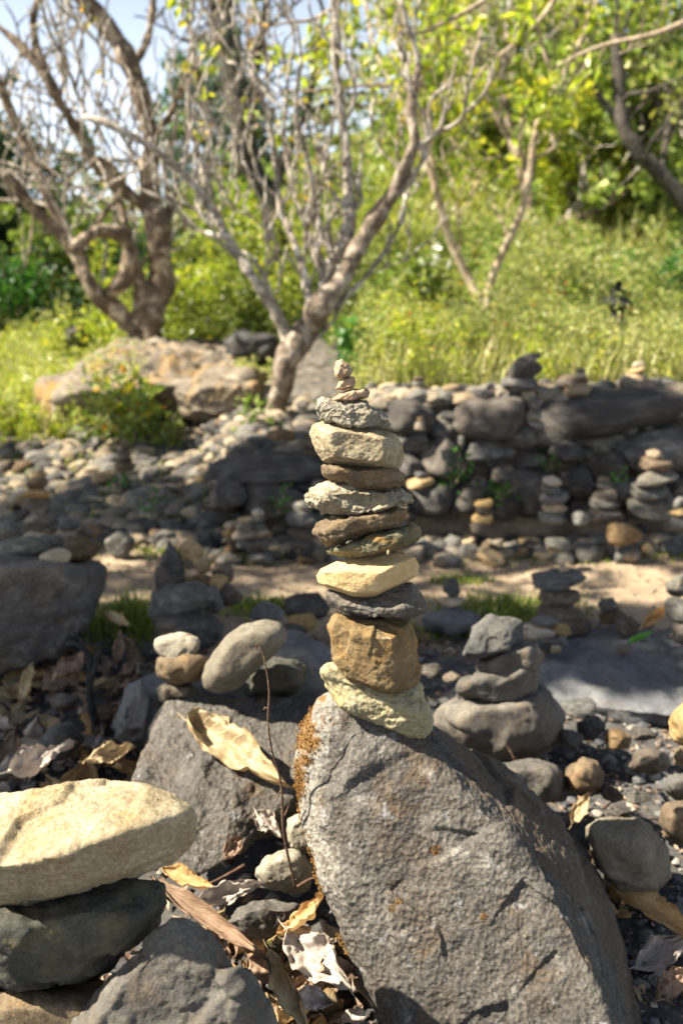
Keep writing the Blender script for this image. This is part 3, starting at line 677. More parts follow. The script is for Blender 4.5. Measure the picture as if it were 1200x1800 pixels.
# rear boulder with the dry leaf
me, c = rock_mesh('boulder', [at(*p) for p in [(300,1222,1.85),(350,1210,1.85),(450,1212,1.87),(610,1226,1.85),(240,1310,1.70),(218,1372,1.60),(300,1400,1.50),(420,1405,1.47),(520,1400,1.50),
     (230,1465,1.53),(270,1525,1.42),(305,1545,1.38),(350,1546,1.36),(400,1515,1.38),(435,1480,1.43),(500,1470,1.5),(570,1330,1.7),(400,1270,2.1),(300,1300,2.0),(560,1300,2.05)]],
     7, 36, (.035, .016), (2.2, 7), 25, M['boulder'], ridged=.04, chip=(70, .012, 1))
from mathutils.bvhtree import BVHTree
rb_bvh = BVHTree.FromPolygons([tuple(v.co) for v in me.vertices], [tuple(p.vertices) for p in me.polygons]); rb_c = np.array(c)
tag(obj('boulder', me, c), 'low rounded grey boulder with a big curled leaf lying across it', 'boulder')

G = 'stones set on the low boulder left of the tall stack'
hero('stone', [(270,1136),(272,1122),(318,1106),(352,1118),(359,1130),(345,1152),(318,1174),(295,1165)], 1.86, .05, .06, 'flatgrey', 'pale angular flat stone on a rounded tan one, left of the tilted oval stone', group=G, n=5, smooth=3, seed=31,
     ridge=[(272,1140,-.05),(300,1165,-.06),(330,1165,-.05),(350,1135,-.03)])
hero('stone', [(270,1155),(280,1148),(340,1150),(374,1150),(376,1165),(350,1185),(345,1200),(300,1203),(275,1190)], 1.86, .07, .07, 'brown', 'rounded tan stone under the pale angular flat one', group=G, n=5, smooth=8, seed=32)
hero('stone', [(275,1205),(285,1197),(340,1200),(352,1210),(350,1232),(320,1238),(285,1236),(275,1222)], 1.88, .06, .06, 'sgrey', 'flat grey stone at the foot of the short pile left of the tilted oval stone', group=G, n=5, smooth=6, seed=33)
hero('stone', [(350,1195),(356,1170),(372,1145),(395,1115),(425,1094),(460,1085),(492,1090),(508,1105),(508,1125),(492,1146),(462,1160),(445,1185),(420,1210),(385,1222),(358,1216)], 1.78, .07, .07, 'greybrown', 'large tan-grey oval stone tilted up to the right, leaning on a dark one', group=G, n=6, smooth=12, amp=(.02,.006), seed=34, chip=None)
hero('stone', [(425,1190),(440,1165),(480,1158),(520,1158),(537,1175),(533,1210),(510,1228),(460,1232),(430,1222)], 1.92, .08, .08, 'dark', 'dark angular stone propping up the tilted oval one', group=G, n=6, smooth=5, seed=35, cuts=2)

G = 'stones on the bank left of the tall stack'
hero('boulder', [(200,1240),(240,1200),(310,1165),(420,1120),(520,1110),(600,1150),(640,1220),(620,1290),(330,1290),(230,1300)], 2.35, .12, .3, 'bluegrey', 'low blue-grey bank rock half buried behind the low boulder', 'boulder', n=6, smooth=10, amp=(.03,.02), seed=36)
PX = [(318,1057,112,58,2.62,'sgrey','smooth dark grey oval stone topping the pile on the left bank',2,1),
 (330,1108,120,62,2.55,'wall','dark wide stone under the smooth grey oval one on the left bank',5,2),
 (298,1028,56,60,2.95,'sbrown','brown stone hidden behind the smooth grey oval one',0,3),
 (336,966,44,30,3.02,'stan','pinkish stone perched highest beside the upright pointed stone',-8,5),
 (338,990,40,20,3.0,'sbrown','thin brown stone under the pinkish perched one',0,6),
 (357,993,32,32,2.9,'stan','small round tan stone perched on the left bank pile',-35,7),
 (392,1008,40,32,2.95,'sbrown','dark square stone at the right of the left bank pile',5,8),
 (352,1022,52,34,2.9,'sbrown','flat brown stone under the small round tan one',4,9),
 (384,1028,34,38,2.85,'stan','light wedge stone leaning in the left bank pile',30,10),
 (402,1046,46,46,2.85,'sbrown','rounded brown stone low at the right of the left bank pile',0,11),
 (372,1052,40,50,2.75,'sgrey','greenish grey stone behind the right end of the smooth oval one',0,12),
 (538,1066,80,48,2.95,'wall','dark domed stone lying at the path edge left of the tall stack',-6,13),
 (532,1098,54,34,2.7,'stan','ochre rounded stone lying below the dark domed one',15,1),
 (508,1122,66,46,2.55,'wall','dark blotched stone behind the tilted oval one',-20,2),
 (560,1152,48,44,2.4,'sgrey','grey rounded stone close behind the large brown block',5,3),
 (556,1190,50,38,2.3,'sbrown','brownish stone under the grey rounded one behind the stack',0,4),
 (470,1075,60,40,2.85,'sgrey','grey stone behind the top of the tilted oval one',10,6)]
hero('stone', [(272,1026),(282,985),(297,950),(310,962),(326,1000),(327,1028),(300,1034)], 3.0, .05, .07, 'sgrey', 'tall pointed grey stone standing upright at the path edge', group=G, n=5, smooth=3, seed=37)
for a in PX: pxs(*a[:7], G, tilt=a[7], shape=a[8])

# left dark boulder with its stones
me, c = rock_mesh('boulder', [at(*p) for p in [(-120,1000,2.55),(0,990,2.5),(100,992,2.5),(178,992,2.6),(193,990,2.8),(190,1010,2.7),(183,1060,2.6),(165,1105,2.55),(120,1155,2.5),(60,1185,2.45),(-100,1190,2.45),(-120,984,3.2),(170,982,3.15),(100,1100,3.1)]],
     6, 8, (.03, .02), (2.0, 6), 41, M['wall'], ridged=.05)
tag(obj('boulder', me, c), 'dark block-like boulder at the left edge carrying many small stones', 'boulder')
G = 'stones lying on the dark boulder at the left edge'
for a in [(36,968,96,46,2.72,'sgrey','long blue-grey stone lying on the dark boulder at the left edge',3,1),
 (98,982,52,28,2.6,'stan','tan stone lying at the front rim of the dark left boulder',-8,2),
 (142,968,64,42,2.75,'sbrown','dark brown stone at the right end of the dark left boulder',0,3),
 (92,955,60,26,2.85,'sgrey','dark flat stone between the long blue-grey and the dark brown one',4,5),
 (60,945,44,24,2.92,'stan','ochre stone behind the long blue-grey one',0,6),
 (122,920,38,26,3.0,'sgrey','round light grey stone on the highest little pile of the dark left boulder',0,7),
 (120,940,50,22,3.0,'stan','orange tan stone under the round light grey one',0,8),
 (150,940,34,26,3.0,'sbrown','rusty brown stone right of the orange tan one',0,9),
 (92,940,36,20,3.0,'sbrown','pinkish brown stone left of the orange tan one',0,10),
 (60,915,34,22,3.1,'stan','tan stone topping the small pile near the picture edge',0,11),
 (62,930,44,20,3.1,'sbrown','brown stone below the tan top stone near the picture edge',0,12),
 (12,930,46,28,3.05,'sgrey','grey stone at the far left end of the dark boulder',0,13),
 (15,950,60,26,3.0,'sbrown','brown grey stone below the far left grey one',0,1),
 (150,958,50,22,2.95,'sgrey','grey flat stone behind the dark brown one at the right end',0,4)]:
    pxs(*a[:7], G, tilt=a[7], shape=a[8])

# ================================================================== RIGHT MIDDLE
G = 'stones of the three stone pile on the boulder right of the tall stack'
hero('boulder', [(758,1270),(775,1240),(800,1225),(880,1210),(955,1205),(985,1240),(992,1270),(985,1305),(950,1335),(900,1345),(840,1342),(790,1320)], 2.0, .14, .22, 'slate', 'dark squat boulder under the three stone pile right of the tall stack', 'boulder', n=6, smooth=8, amp=(.03,.015), seed=51)
hero('stone', [(786,1205),(800,1190),(830,1182),(880,1190),(950,1160),(958,1180),(945,1225),(915,1246),(870,1245),(820,1232),(790,1220)], 1.97, .08, .10, 'grey', 'wide pale brown slab, lowest of the three stones right of the tall stack', group=G, n=6, smooth=4, seed=52, cuts=2)
hero('stone', [(830,1165),(850,1150),(900,1130),(945,1128),(957,1150),(950,1175),(930,1188),(880,1198),(840,1192)], 1.97, .07, .09, 'slate', 'dark brown stone in the middle of the three stone pile', group=G, n=6, smooth=5, seed=53)
hero('stone', [(811,1152),(815,1130),(832,1098),(858,1080),(905,1084),(919,1095),(917,1122),(892,1147),(850,1158),(822,1160)], 1.95, .07, .08, 'sgrey', 'angular light grey stone topping the three stone pile right of the tall stack', group=G, n=6, smooth=3, seed=54,
     ridge=[(815,1150,-.06),(835,1120,-.05),(892,1140,-.06),(905,1100,-.03),(850,1150,-.07)])
me, c = rock_mesh('slab', [at(*p) for p in [(930,1135,2.95),(1010,1104,3.1),(1300,1100,3.2),(958,1195,2.45),(1000,1228,2.3),(1110,1245,2.2),(1300,1262,2.12),(975,1258,2.32),(1300,1300,2.12),(1000,1180,3.2)]],
     6, 5, (.03, .02), (1.5, 6), 55, M['bluegrey'], ridged=.03)
tag(obj('slab', me, c), 'wide flat blue-grey rock slab sloping toward the camera at the right', 'rock slab')
hero('slab', [(730,1085),(760,1070),(830,1072),(860,1095),(840,1115),(790,1125),(745,1110)], 3.0, .15, .1, 'bluegrey', 'small flat grey slab under the little three stone cairn by the path', 'rock slab', n=5, seed=56)
G2 = 'small cairns beside the path'
for a in [(985,1018,94,30,3.0,'olive_s','green-grey bar shaped stone topping the cairn between path and slab',1,1),
 (990,1000,20,10,3.0,'stan','tiny flat pebble on the green-grey bar shaped stone',0,2),
 (985,1050,70,38,3.0,'sbrown','dark reddish stone in the middle of the cairn between path and slab',0,3),
 (992,1086,94,52,2.98,'sbrown','big rounded brown base stone of the cairn between path and slab',3,5),
 (955,1090,48,18,2.8,'sgrey','thin grey flat stone on two tan ones before the path cairn',5,6),
 (948,1112,54,28,2.78,'stan','tan rounded stone below the thin grey flat one',0,7),
 (985,1108,34,24,2.78,'stan','tan lump right of the tan rounded stone before the path cairn',0,8),
 (965,1132,50,26,2.7,'sgrey','grey stone wedged under the two tan stones',0,9),
 (793,1034,32,34,3.05,'sgrey','dark pointed pebble topping the little cairn before the path',0,10),
 (795,1056,46,16,3.05,'stan','brown flat stone in the middle of the little cairn before the path',0,11),
 (795,1070,44,20,3.05,'sgrey','pale grey base stone of the little cairn before the path',0,12),
 (1069,1064,34,26,3.0,'sgrey','dark grey stone perched at the path edge right of the cairn',-15,13),
 (1078,1084,48,24,2.98,'sbrown','brown flat stone under the dark perched one at the path edge',0,1),
 (1102,1102,46,32,2.85,'sbrown','purplish brown stone lying next to the curled brown leaf',0,2),
 (1096,1143,26,20,2.65,'sbrown','small brown pebble lying on the blue-grey slab',0,3),
 (977,1141,18,14,2.62,'stan','small pinkish pebble on the left rim of the blue-grey slab',0,4),
 (990,1126,16,14,2.7,'sgrey','small grey pebble behind the pinkish one on the slab rim',0,5),
 (1198,1030,56,46,2.8,'sgrey','blue-grey stone with a white rim at the right picture edge',20,6),
 (1205,1074,60,44,2.7,'sgrey','grey rounded stone cut by the right picture edge',0,7),
 (1208,1110,64,50,2.68,'sbrown','brownish stone at the right picture edge standing on the slab',0,8)]:
    if a[5] == 'olive_s': a = a[:5] + ('sgrey',) + a[6:]
    pxs(*a[:7], G2, tilt=a[7], shape=a[8])
G = 'rocks on the stream bed in the lower right'
hero('rock', [(858,1352),(880,1340),(940,1338),(985,1345),(998,1370),(996,1410),(940,1420),(880,1390)], 1.72, .08, .10, 'grey', 'flat grey-brown rock peeking over the right shoulder of the big boulder', 'rock', G, n=6, smooth=7, seed=61)
hero('rock', [(996,1370),(1002,1345),(1025,1330),(1050,1337),(1057,1360),(1052,1385),(1025,1395),(1000,1392)], 1.72, .06, .07, 'sbrown', 'rounded tan rock on the gravel right of the flat grey-brown rock', 'rock', G, n=5, smooth=7, seed=62)
hero('rock', [(1025,1480),(1030,1450),(1055,1435),(1120,1440),(1160,1465),(1175,1500),(1180,1540),(1150,1570),(1100,1570),(1060,1535),(1035,1510)], 1.48, .08, .10, 'greybrown', 'large grey-brown rock with a flat top near the lower right edge', 'rock', G, n=6, smooth=4, seed=63, ridge=[(1038,1462,-.06),(1110,1485,-.10),(1168,1505,-.05),(1150,1562,-.06),(1062,1535,-.07)])
hero('rock', [(1100,1350),(1110,1320),(1140,1312),(1170,1318),(1180,1345),(1160,1362),(1120,1362)], 1.82, .06, .07, 'sbrown', 'brown layered rock on the gravel at the right', 'rock', G, n=5, smooth=5, seed=64)
hero('rock', [(1158,1380),(1170,1358),(1205,1352),(1240,1370),(1235,1410),(1190,1415),(1163,1400)], 1.66, .07, .08, 'sgrey', 'grey rounded rock at the right picture edge on the gravel', 'rock', G, n=5, smooth=8, seed=65)
hero('rock', [(1155,1440),(1165,1410),(1200,1402),(1250,1420),(1250,1480),(1200,1490),(1165,1470)], 1.55, .08, .08, 'sbrown', 'brown rounded rock at the right picture edge above the yellow leaf', 'rock', G, n=5, smooth=8, seed=66)
hero('stone', [(1174,1275),(1185,1245),(1210,1225),(1260,1235),(1260,1310),(1200,1312),(1178,1300)], 1.5, .06, .06, 'stan', 'knobbly pale stone stacked at the right picture edge', 'stone', n=5, smooth=4, seed=67, cuts=2)
hero('stone', [(1180,1330),(1188,1308),(1220,1302),(1260,1310),(1260,1355),(1210,1352),(1184,1345)], 1.5, .06, .06, 'brown', 'brown stone under the knobbly pale one at the right picture edge', 'stone', n=5, smooth=5, seed=68)
for k, a in enumerate([(1015,1245,60,30,2.15),(1040,1280,52,36,2.0),(1085,1300,50,34,1.95),(1005,1300,44,30,1.95),(1130,1290,40,24,2.0),(1075,1395,40,24,1.7),(1120,1400,46,26,1.68),(1090,1425,34,20,1.62),(740,1120,30,16,2.6),(790,1146,24,20,2.4),(760,1180,40,22,2.25),(795,1190,34,20,2.2)]):
    pxs(*a, ('sgrey','wall','sbrown')[k % 3], f"{('grey','dark','brown')[k % 3]} half sunken stone in the gravel {wherep(at(a[0], a[1], a[4]))}", 'half sunken stones in the dark gravel', shape=k % 14)

# rocks among the foreground leaves
G = 'pale rocks among the leaves left of the big boulder'
hero('rock', [(442,1535),(456,1510),(490,1494),(530,1500),(552,1530),(545,1560),(500,1572),(455,1562)], 1.36, .05, .06, 'flatgrey', 'pale grey rounded rock below the twig, left of the big boulder', 'rock', G, n=6, smooth=6, seed=71)
hero('rock', [(498,1460),(505,1438),(530,1425),(555,1440),(560,1500),(520,1502),(503,1485)], 1.40, .05, .06, 'flatgrey', 'small pale rock tucked against the mossy edge of the big boulder', 'rock', G, n=6, smooth=5, seed=72)
hero('rock', [(395,1622),(415,1592),(465,1580),(532,1590),(528,1625),(475,1655),(420,1648)], 1.26, .05, .07, 'grey', 'flat pale rock surrounded by dry leaves at the foot of the big boulder', 'rock', G, n=6, smooth=5, seed=73, cuts=2)
hero('rock', [(200,1270),(215,1210),(250,1180),(285,1215),(270,1290),(230,1310),(205,1300)], 2.0, .1, .12, 'bluegrey', 'dark blue-grey rock left behind the low rounded boulder', 'rock', n=6, seed=74)
hero('rock', [(50,1320),(90,1275),(130,1270),(150,1300),(120,1335),(70,1345)], 1.9, .07, .08, 'wall', 'dark wet rock among the leaf litter at the left', 'rock', n=5, seed=75)
hero('rock', [(85,1230),(110,1218),(140,1225),(135,1245),(95,1248)], 2.1, .06, .06, 'wall', 'small dark rock behind the blackened twig', 'rock', n=5, seed=76)

# ================================================================== DRY STONE WALL
wall = empty('dry_stone_wall', at(880, 945, 4.3), 'rough dry stone wall of dark boulders behind the sandy path', 'stone wall')
wl_ = np.array(wall.location)
WS = [(445+0,0,0,0,0)]
WS = [(856,736,112,74),(1080,725,308,76),(723,735,78,60),(774,757,54,36),(724,780,56,40),(775,804,74,74),(856,792,90,48),(722,822,40,44),(915,768,66,38),(964,766,76,42),(996,794,66,36),
 (934,812,62,38),(1060,818,80,50),(1160,794,140,72),(752,875,90,68),(830,870,72,60),(945,868,110,84),(1085,860,80,62),(1140,880,70,60),(470,822,206,58),(402,872,62,66),(490,880,128,66),(560,872,40,60),(620,860,90,70),(620,800,90,50),
 (690,862,40,60),(1010,845,60,50),(885,832,56,44),(880,890,60,50),(1195,850,70,60),(1250,780,120,70),(1250,860,90,80),(650,910,80,50),(560,920,60,40),(1020,895,70,40),(700,905,60,40)]
for k, (x, y, w, h) in enumerate(WS):
    Y = 4.34 + .05 * math.sin(k * 2.4) + (850 - y) * .0008
    p = at(x, y, Y); s = pxm(Y) * 1.07
    stone_at('wall_stone', p - wl_, w * s, max(.22, h * s * 1.3), h * s, 'wall', None, shape=k % 14, rot=(rng.normal() * .1, rng.normal() * .05, 0), parent=wall)
for k in range(90):   # the smaller stones chinked between the big ones
    x = rng.uniform(380, 1290); y0 = 715 if x > 640 else 800
    y = rng.uniform(y0, 930); w = rng.uniform(22, 58); Y = 4.44 + (850 - y) * .0009
    p = at(x, y, Y); s = pxm(Y)
    stone_at('wall_stone', p - wl_, w * s, w * s, w * s * rng.uniform(.55, .85), 'wall', None, parent=wall)

# stones and mini cairns along the wall top, the wall foot, the ledges
def mini(px, py, Y, ws, mats, desc, group):
    """a little cairn: widths in px from the bottom up, py = base"""
    y = py
    names = ['base', 'second', 'third', 'fourth', 'fifth', 'sixth']
    for k, w in enumerate(ws):
        h = w * rng.uniform(.42, .62)
        top = k == len(ws) - 1
        lab = (f"{mats[k % len(mats)][1:] if mats[k % len(mats)][0] == 's' else 'dark'} {'top' if top else names[k]} stone of the {desc}")
        pxs(px + rng.normal() * w * .05, y - h * .5, w, h, Y, mats[k % len(mats)], lab, group, tilt=rng.normal() * 4)
        y -= h * .84
GT = 'little cairns around the wall'
pxs(912, 674, 60, 26, 4.5, 'wall', 'flat stone carrying the pair of dark tilted slabs on the wall top', tilt=-4, shape=8)
mini(738, 757, 4.2, [18,14,13,10], ['stan'], 'slim tan cairn on a ledge of the wall', GT)
mini(942, 752, 4.15, [26,24,22,20,18], ['sgrey'], 'narrow grey cairn before the long wall boulder', GT)
mini(740, 858, 4.15, [46,24], ['stan','sgrey'], 'two stone cairn on the wall ledge', GT)
mini(850, 940, 4.0, [44,34,28,30], ['sbrown','stan'], 'brown cairn below the bright green wall plant', GT)
mini(971, 922, 4.0, [48,40,46,34,30], ['sgrey','stan','sgrey'], 'broad cairn at the middle wall foot', GT)
mini(1060, 920, 4.0, [60,48,40,26,24], ['sbrown','sgrey'], 'leaning cairn left of the round reddish stone', GT)
mini(700, 950, 4.0, [40,34,36,30], ['stan','sgrey'], 'low cairn just right of the tall stack', GT)
mini(430, 965, 3.9, [30,40,28,26], ['sgrey','stan'], 'light left cairn before the low wall part', GT)
mini(455, 968, 3.95, [40,44,32,24,22], ['sgrey','stan','sgrey'], 'tall light cairn before the low wall part', GT)
mini(530, 965, 3.9, [44,52,54,34], ['sgrey','sbrown','sgrey'], 'stout cairn just left of the tall stack', GT)
mini(405, 955, 4.0, [30,26,24], ['stan'], 'small tan cairn at the left wall end', GT)
mini(1150, 910, 3.9, [76,60,70,52,30], ['sgrey','sgrey','sgrey','sbrown','stan'], 'wide cairn near the right wall end', GT)
mini(1190, 935, 3.85, [60,40,30], ['sgrey','stan'], 'cairn at the right edge by the wall foot', GT)
mini(68, 895, 4.1, [50,44,40,26], ['sbrown','stan'], 'slope cairn above the dark left boulder', GT)
mini(220, 830, 5.0, [34,28,22,20,16], ['sbrown'], 'brown cairn standing up from the left rubble', GT)
mini(735, 690, 4.6, [28,22,18], ['sbrown','sgrey'], 'wall top cairn above the slim tan one', GT)
mini(655, 700, 4.7, [30,22,15], ['sgrey'], 'wall top cairn right of the stack peak', GT)
mini(1020, 690, 4.6, [34,24,22,16], ['stan','sbrown'], 'wall top cairn before the black garden cairn', GT)
mini(1120, 672, 4.8, [36,30,20], ['stan'], 'sunlit tan cairn on the right wall top', GT)
pxs(921, 652, 56, 32, 4.5, 'wall', 'lower dark tilted slab of the pair sticking up from the wall top', 'pair of dark tilted slabs on the wall top', tilt=-14, shape=4)
pxs(922, 634, 50, 20, 4.5, 'wall', 'upper dark tilted slab of the pair sticking up from the wall top', 'pair of dark tilted slabs on the wall top', tilt=-22, shape=6)
pxs(1097, 940, 54, 42, 3.85, 'sbrown', 'round reddish brown stone at the path edge before the wall', tilt=0, shape=7)
pxs(980, 958, 44, 24, 3.75, 'sgrey', 'dark flat stone lying out on the far edge of the path', tilt=3, shape=8)
pxs(213, 955, 52, 44, 3.95, 'sgrey', 'big grey stone at the far path edge above the upright pointed stone', tilt=-5, shape=9)
pxs(248, 895, 62, 50, 4.6, 'sgrey', 'big pale grey angular stone in the middle of the left rubble', tilt=10, shape=3)
pxs(1020, 912, 30, 26, 3.9, 'sgrey', 'round grey stone between two cairns at the wall foot', shape=2)

mats3 = ['sgrey', 'sgrey', 'sbrown', 'stan']; word = {'sgrey': 'grey', 'sbrown': 'brown', 'stan': 'tan'}
def scatter(n, xf, yf, sf, where, group, lift=.22, zf=None):
    s0_ = [sf() for _ in range(40)]; q1, q2 = np.quantile(s0_, [.33, .66])
    for k in range(n):
        Y = yf(); x = xf(Y); s = sf(); m = mats3[rng.integers(4)]
        z = tz(x, Y) if zf is None else zf(x, Y)
        stone_at('stone', (x, Y, z + s * lift), s, s * rng.uniform(.65, 1), s * rng.uniform(.4, .68), m, f"{'small ' if s < q1 else ('large ' if s > q2 else 'middling ')}{word[m]} loose stone {wherep((x, Y, z))}", 'loose stones around the wall and the rubble slope', rot=(rng.normal() * .25, rng.normal() * .25, rng.uniform(0, 6.28)), n=3)
U = rng.uniform
scatter(62, lambda Y: U(-.45, -.10) * Y, lambda: 4.15 + 1.9 * U(0, 1) ** 1.4, lambda: U(.08, .20), 'lying loose in the rubble slope left of the wall', 'loose stones of the left rubble slope')
scatter(34, lambda Y: U(.06, .46) * Y, lambda: U(3.85, 4.22), lambda: U(.08, .17), 'heaped at the foot of the wall right of the tall stack', 'stones heaped at the wall foot')
scatter(18, lambda Y: U(-.16, .05) * Y, lambda: U(3.9, 4.22), lambda: U(.08, .16), 'heaped at the foot of the low wall part', 'stones heaped at the low wall foot')
scatter(46, lambda Y: U(.03, .46) * Y, lambda: U(4.42, 4.75), lambda: U(.09, .20), 'lying on top of the wall', 'stones lying on the wall top')
scatter(22, lambda Y: U(-.17, -.01) * Y, lambda: U(4.5, 5.3), lambda: U(.09, .2), 'piled behind the low wall part', 'stones piled behind the low wall part', .3)
# masses of small stones
def smass(n, u0, u1, y0, y1, s0, s1, label, seed, mat='rubble', lift=.2, pw=2.0, sub=2):
    g = np.random.default_rng(seed); Y = g.uniform(y0, y1, n); X = g.uniform(u0, u1, n) * Y; S = s0 + (s1 - s0) * g.random(n) ** pw
    return stone_mass('rubble', X, Y, S, mat, label, 'rubble', seed, lift, sub=sub)
smass(2600, -.50, -.08, 4.1, 7.0, .03, .15, 'mixed small stones covering the slope left of the wall', 1)
smass(500, -.17, .02, 4.45, 6.2, .04, .16, 'small stones covering the bank behind the low wall part', 2)
smass(700, .02, .50, 4.42, 4.85, .04, .15, 'small stones strewn along the top of the wall', 3)
smass(700, -.18, .50, 4.0, 4.3, .03, .11, 'small stones strewn along the foot of the wall', 4)
smass(1500, -.48, .50, 1.9, 3.0, .008, .05, 'dark pebbles and gravel of the stream bed behind the boulders', 5, 'gravel', pw=3, sub=1)
smass(2200, .12, .75, .9, 2.1, .004, .034, 'dark gravel around the rocks in the lower right', 6, 'gravel', pw=3)
smass(1000, -.75, .10, .8, 2.0, .004, .03, 'dark gravel under the leaves in the lower left', 7, 'gravel', pw=3, sub=1)
smass(1300, -.4, .5, 3.0, 4.05, .004, .022, 'tiny pebbles scattered over the sandy path', 8, 'rubble', pw=3, sub=1)

# ================================================================== OUTCROPS BEHIND
me, c = rock_mesh('outcrop', [at(*p) for p in [(55,700,6.6),(100,662,7.0),(140,640,7.5),(215,600,8.6),(290,588,9.0),(370,592,9.0),(440,600,8.8),(110,690,6.2),(200,676,6.0),(330,672,5.95),(430,676,6.0),(470,640,7),
   (90,800,6.9),(250,810,6.8),(450,800,6.8),(520,640,8.4)]], 6, 5, (.03, .03), (2, 7), 81, M['outcrop'], cuts=3, ridged=.06)
tag(obj('rock_outcrop', me, c), 'broad sunlit rock outcrop with ochre lichen under the gnarled left tree', 'rock outcrop')
hero('boulder', [(305,690),(330,668),(400,662),(455,672),(462,700),(450,740),(380,748),(320,735)], 5.9, .25, .5, 'outcrop', 'dark cubic boulder with an orange patch left of the middle tree foot', 'boulder', n=6, smooth=4, seed=82, amp=(.03,.03))
me, c = rock_mesh('outcrop', [at(*p) for p in [(470,630,7.6),(560,584,8.6),(605,592,8.6),(652,645,7.8),(675,690,6.9),(480,700,6.4),(640,700,6.4),(470,780,6.6),(650,780,6.6)]], 6, 7, (.02, .02), (2, 6), 83, M['slate'])
tag(obj('rock_outcrop', me, c), 'smooth sloping rock crossed by branch shadows right of the middle tree foot', 'rock outcrop')
hero('boulder', [(390,600),(420,580),(480,590),(500,625),(460,640),(400,628)], 7.9, .3, .4, 'wall', 'dark low boulder behind the middle tree foot', 'boulder', n=5, seed=84)
hero('boulder', [(715,520),(722,495),(745,488),(750,505),(742,530),(722,530)], 8.5, .15, .2, 'wall', 'small dark boulder with a hollow in the bushes left of the slim twin stem tree', 'boulder', n=5, seed=85)
hero('boulder', [(1095,540),(1105,512),(1140,500),(1160,515),(1162,545),(1120,555)], 9.5, .3, .3, 'outcrop', 'brownish boulder on the slope right of the black garden cairn', 'boulder', n=5, seed=86)
hero('boulder', [(760,545),(780,530),(830,528),(845,550),(820,565),(770,562)], 9.0, .3, .3, 'wall', 'brown boulder behind the foot of the slim twin stem tree', 'boulder', n=5, seed=87)
hero('boulder', [(108,600),(118,575),(150,568),(160,590),(150,615),(112,618)], 9.2, .3, .3, 'wall', 'dark boulder in the sunny weeds left of the gnarled tree', 'boulder', n=5, seed=88)
hero('boulder', [(850,545),(870,525),(910,520),(925,545),(900,560)], 9.4, .3, .3, 'outcrop', 'brown boulder behind the bushes right of the slim twin stem tree', 'boulder', n=5, seed=89)
GB = 'stones of the black garden cairn in the bushes'
for a in [(1086,566,34,20,7.2,'lower dark base stone of the black cairn in the bushes',2),(1085,548,22,22,7.2,'narrow dark neck stone of the black cairn in the bushes',3),(1085,530,44,22,7.2,'wide dark stone of the black cairn in the bushes',5),
          (1085,514,20,16,7.2,'dark stone under the head of the black cairn in the bushes',7),(1086,500,14,14,7.2,'dark round head stone of the black cairn in the bushes',9)]:
    pxs(*a[:5], 'bk', a[5], GB, shape=a[6]) if 'bk' in M else pxs(*a[:5], 'char', a[5], GB, shape=a[6])
# ================================================================== DRY LEAVES, TWIGS
def leaf_mesh(name, L, W, mat, curl=.5, fold=.35, wave=.12, seed=0, nu=22, nv=10, twist=0.0, taper=1.0):
    g = np.random.default_rng(seed); u = np.linspace(0, 1, nu); v = np.linspace(-1, 1, nv + 1)
    Ug, Vg = np.meshgrid(u, v, indexing='ij')
    prof = np.sin(np.pi * np.clip(Ug, 0, 1) ** (.8 * taper)) ** .75 * (1 - .25 * Ug) * (1 + .05 * np.sin(Ug * 23 + seed)) 
    P0 = np.stack([Ug, Vg * .5, np.full_like(Ug, seed * 1.7)], -1).reshape(-1, 3)
    ns = fbm(P0, 3.0, 3, .6, seed).reshape(Ug.shape); n2 = fbm(P0 + 9, 7.0, 2, .6, seed + 3).reshape(Ug.shape)
    n3 = fbm(P0 * np.array((1, .0, 1)) + np.sign(P0[:, 1:2]) * 5, 12.0, 2, .7, seed + 7).reshape(Ug.shape)
    half = W * .5 * prof * (1 + .06 * n2) * (1 - .38 * np.clip(n3 - .25, 0, .6) * np.abs(Vg))
    a = fold * np.abs(Vg); x = L * (Ug - .5); y = half * Vg * np.cos(a * .9)
    z = half * np.abs(Vg) * np.sin(a) * 1.2 + wave * W * ns * (.35 + np.abs(Vg)) + .03 * W * np.abs(np.sin(Ug * 34)) * np.abs(Vg)
    k = curl; th = (Ug - .5) * k * 2
    if abs(k) > .02:
        r = L / (2 * k); xx = np.sin(th) * (r - z); zz = r - np.cos(th) * (r - z); x, z = xx, zz
    tw = twist * (Ug - .5); y, z = y * np.cos(tw) - z * np.sin(tw), y * np.sin(tw) + z * np.cos(tw)
    V = np.stack([x, y, z], -1).reshape(-1, 3); i = np.arange(nu * (nv + 1)).reshape(nu, nv + 1)
    Fc = np.stack([i[:-1, :-1], i[1:, :-1], i[1:, 1:], i[:-1, 1:]], -1).reshape(-1, 4)
    uv = np.stack([Ug, (Vg + 1) / 2], -1).reshape(-1, 2)
    # petiole
    C = crom([V[i[1, nv // 2]], V[i[0, nv // 2]] + np.array((0, 0, .0)), V[i[0, nv // 2]] + np.array((-L * .07, 0, .01 * L)), V[i[0, nv // 2]] + np.array((-L * .13, .01 * L, .03 * L))], 3)
    Vt, Ft, cap = tube(C, W * .014, 5); n0 = len(V)
    V = np.vstack([V, Vt]); uv = np.vstack([uv, np.full((len(Vt), 2), .5)])
    Fc = np.vstack([Fc, Ft + n0])
    return mesh_np(name, V, Fc, M[mat], uv=uv)
def frame_rot(ax, nr):
    ax = Vector(ax).normalized(); nr = Vector(nr); y = nr.cross(ax).normalized(); z = ax.cross(y)
    from mathutils import Matrix
    return Matrix((ax, y, z)).transposed().to_euler()
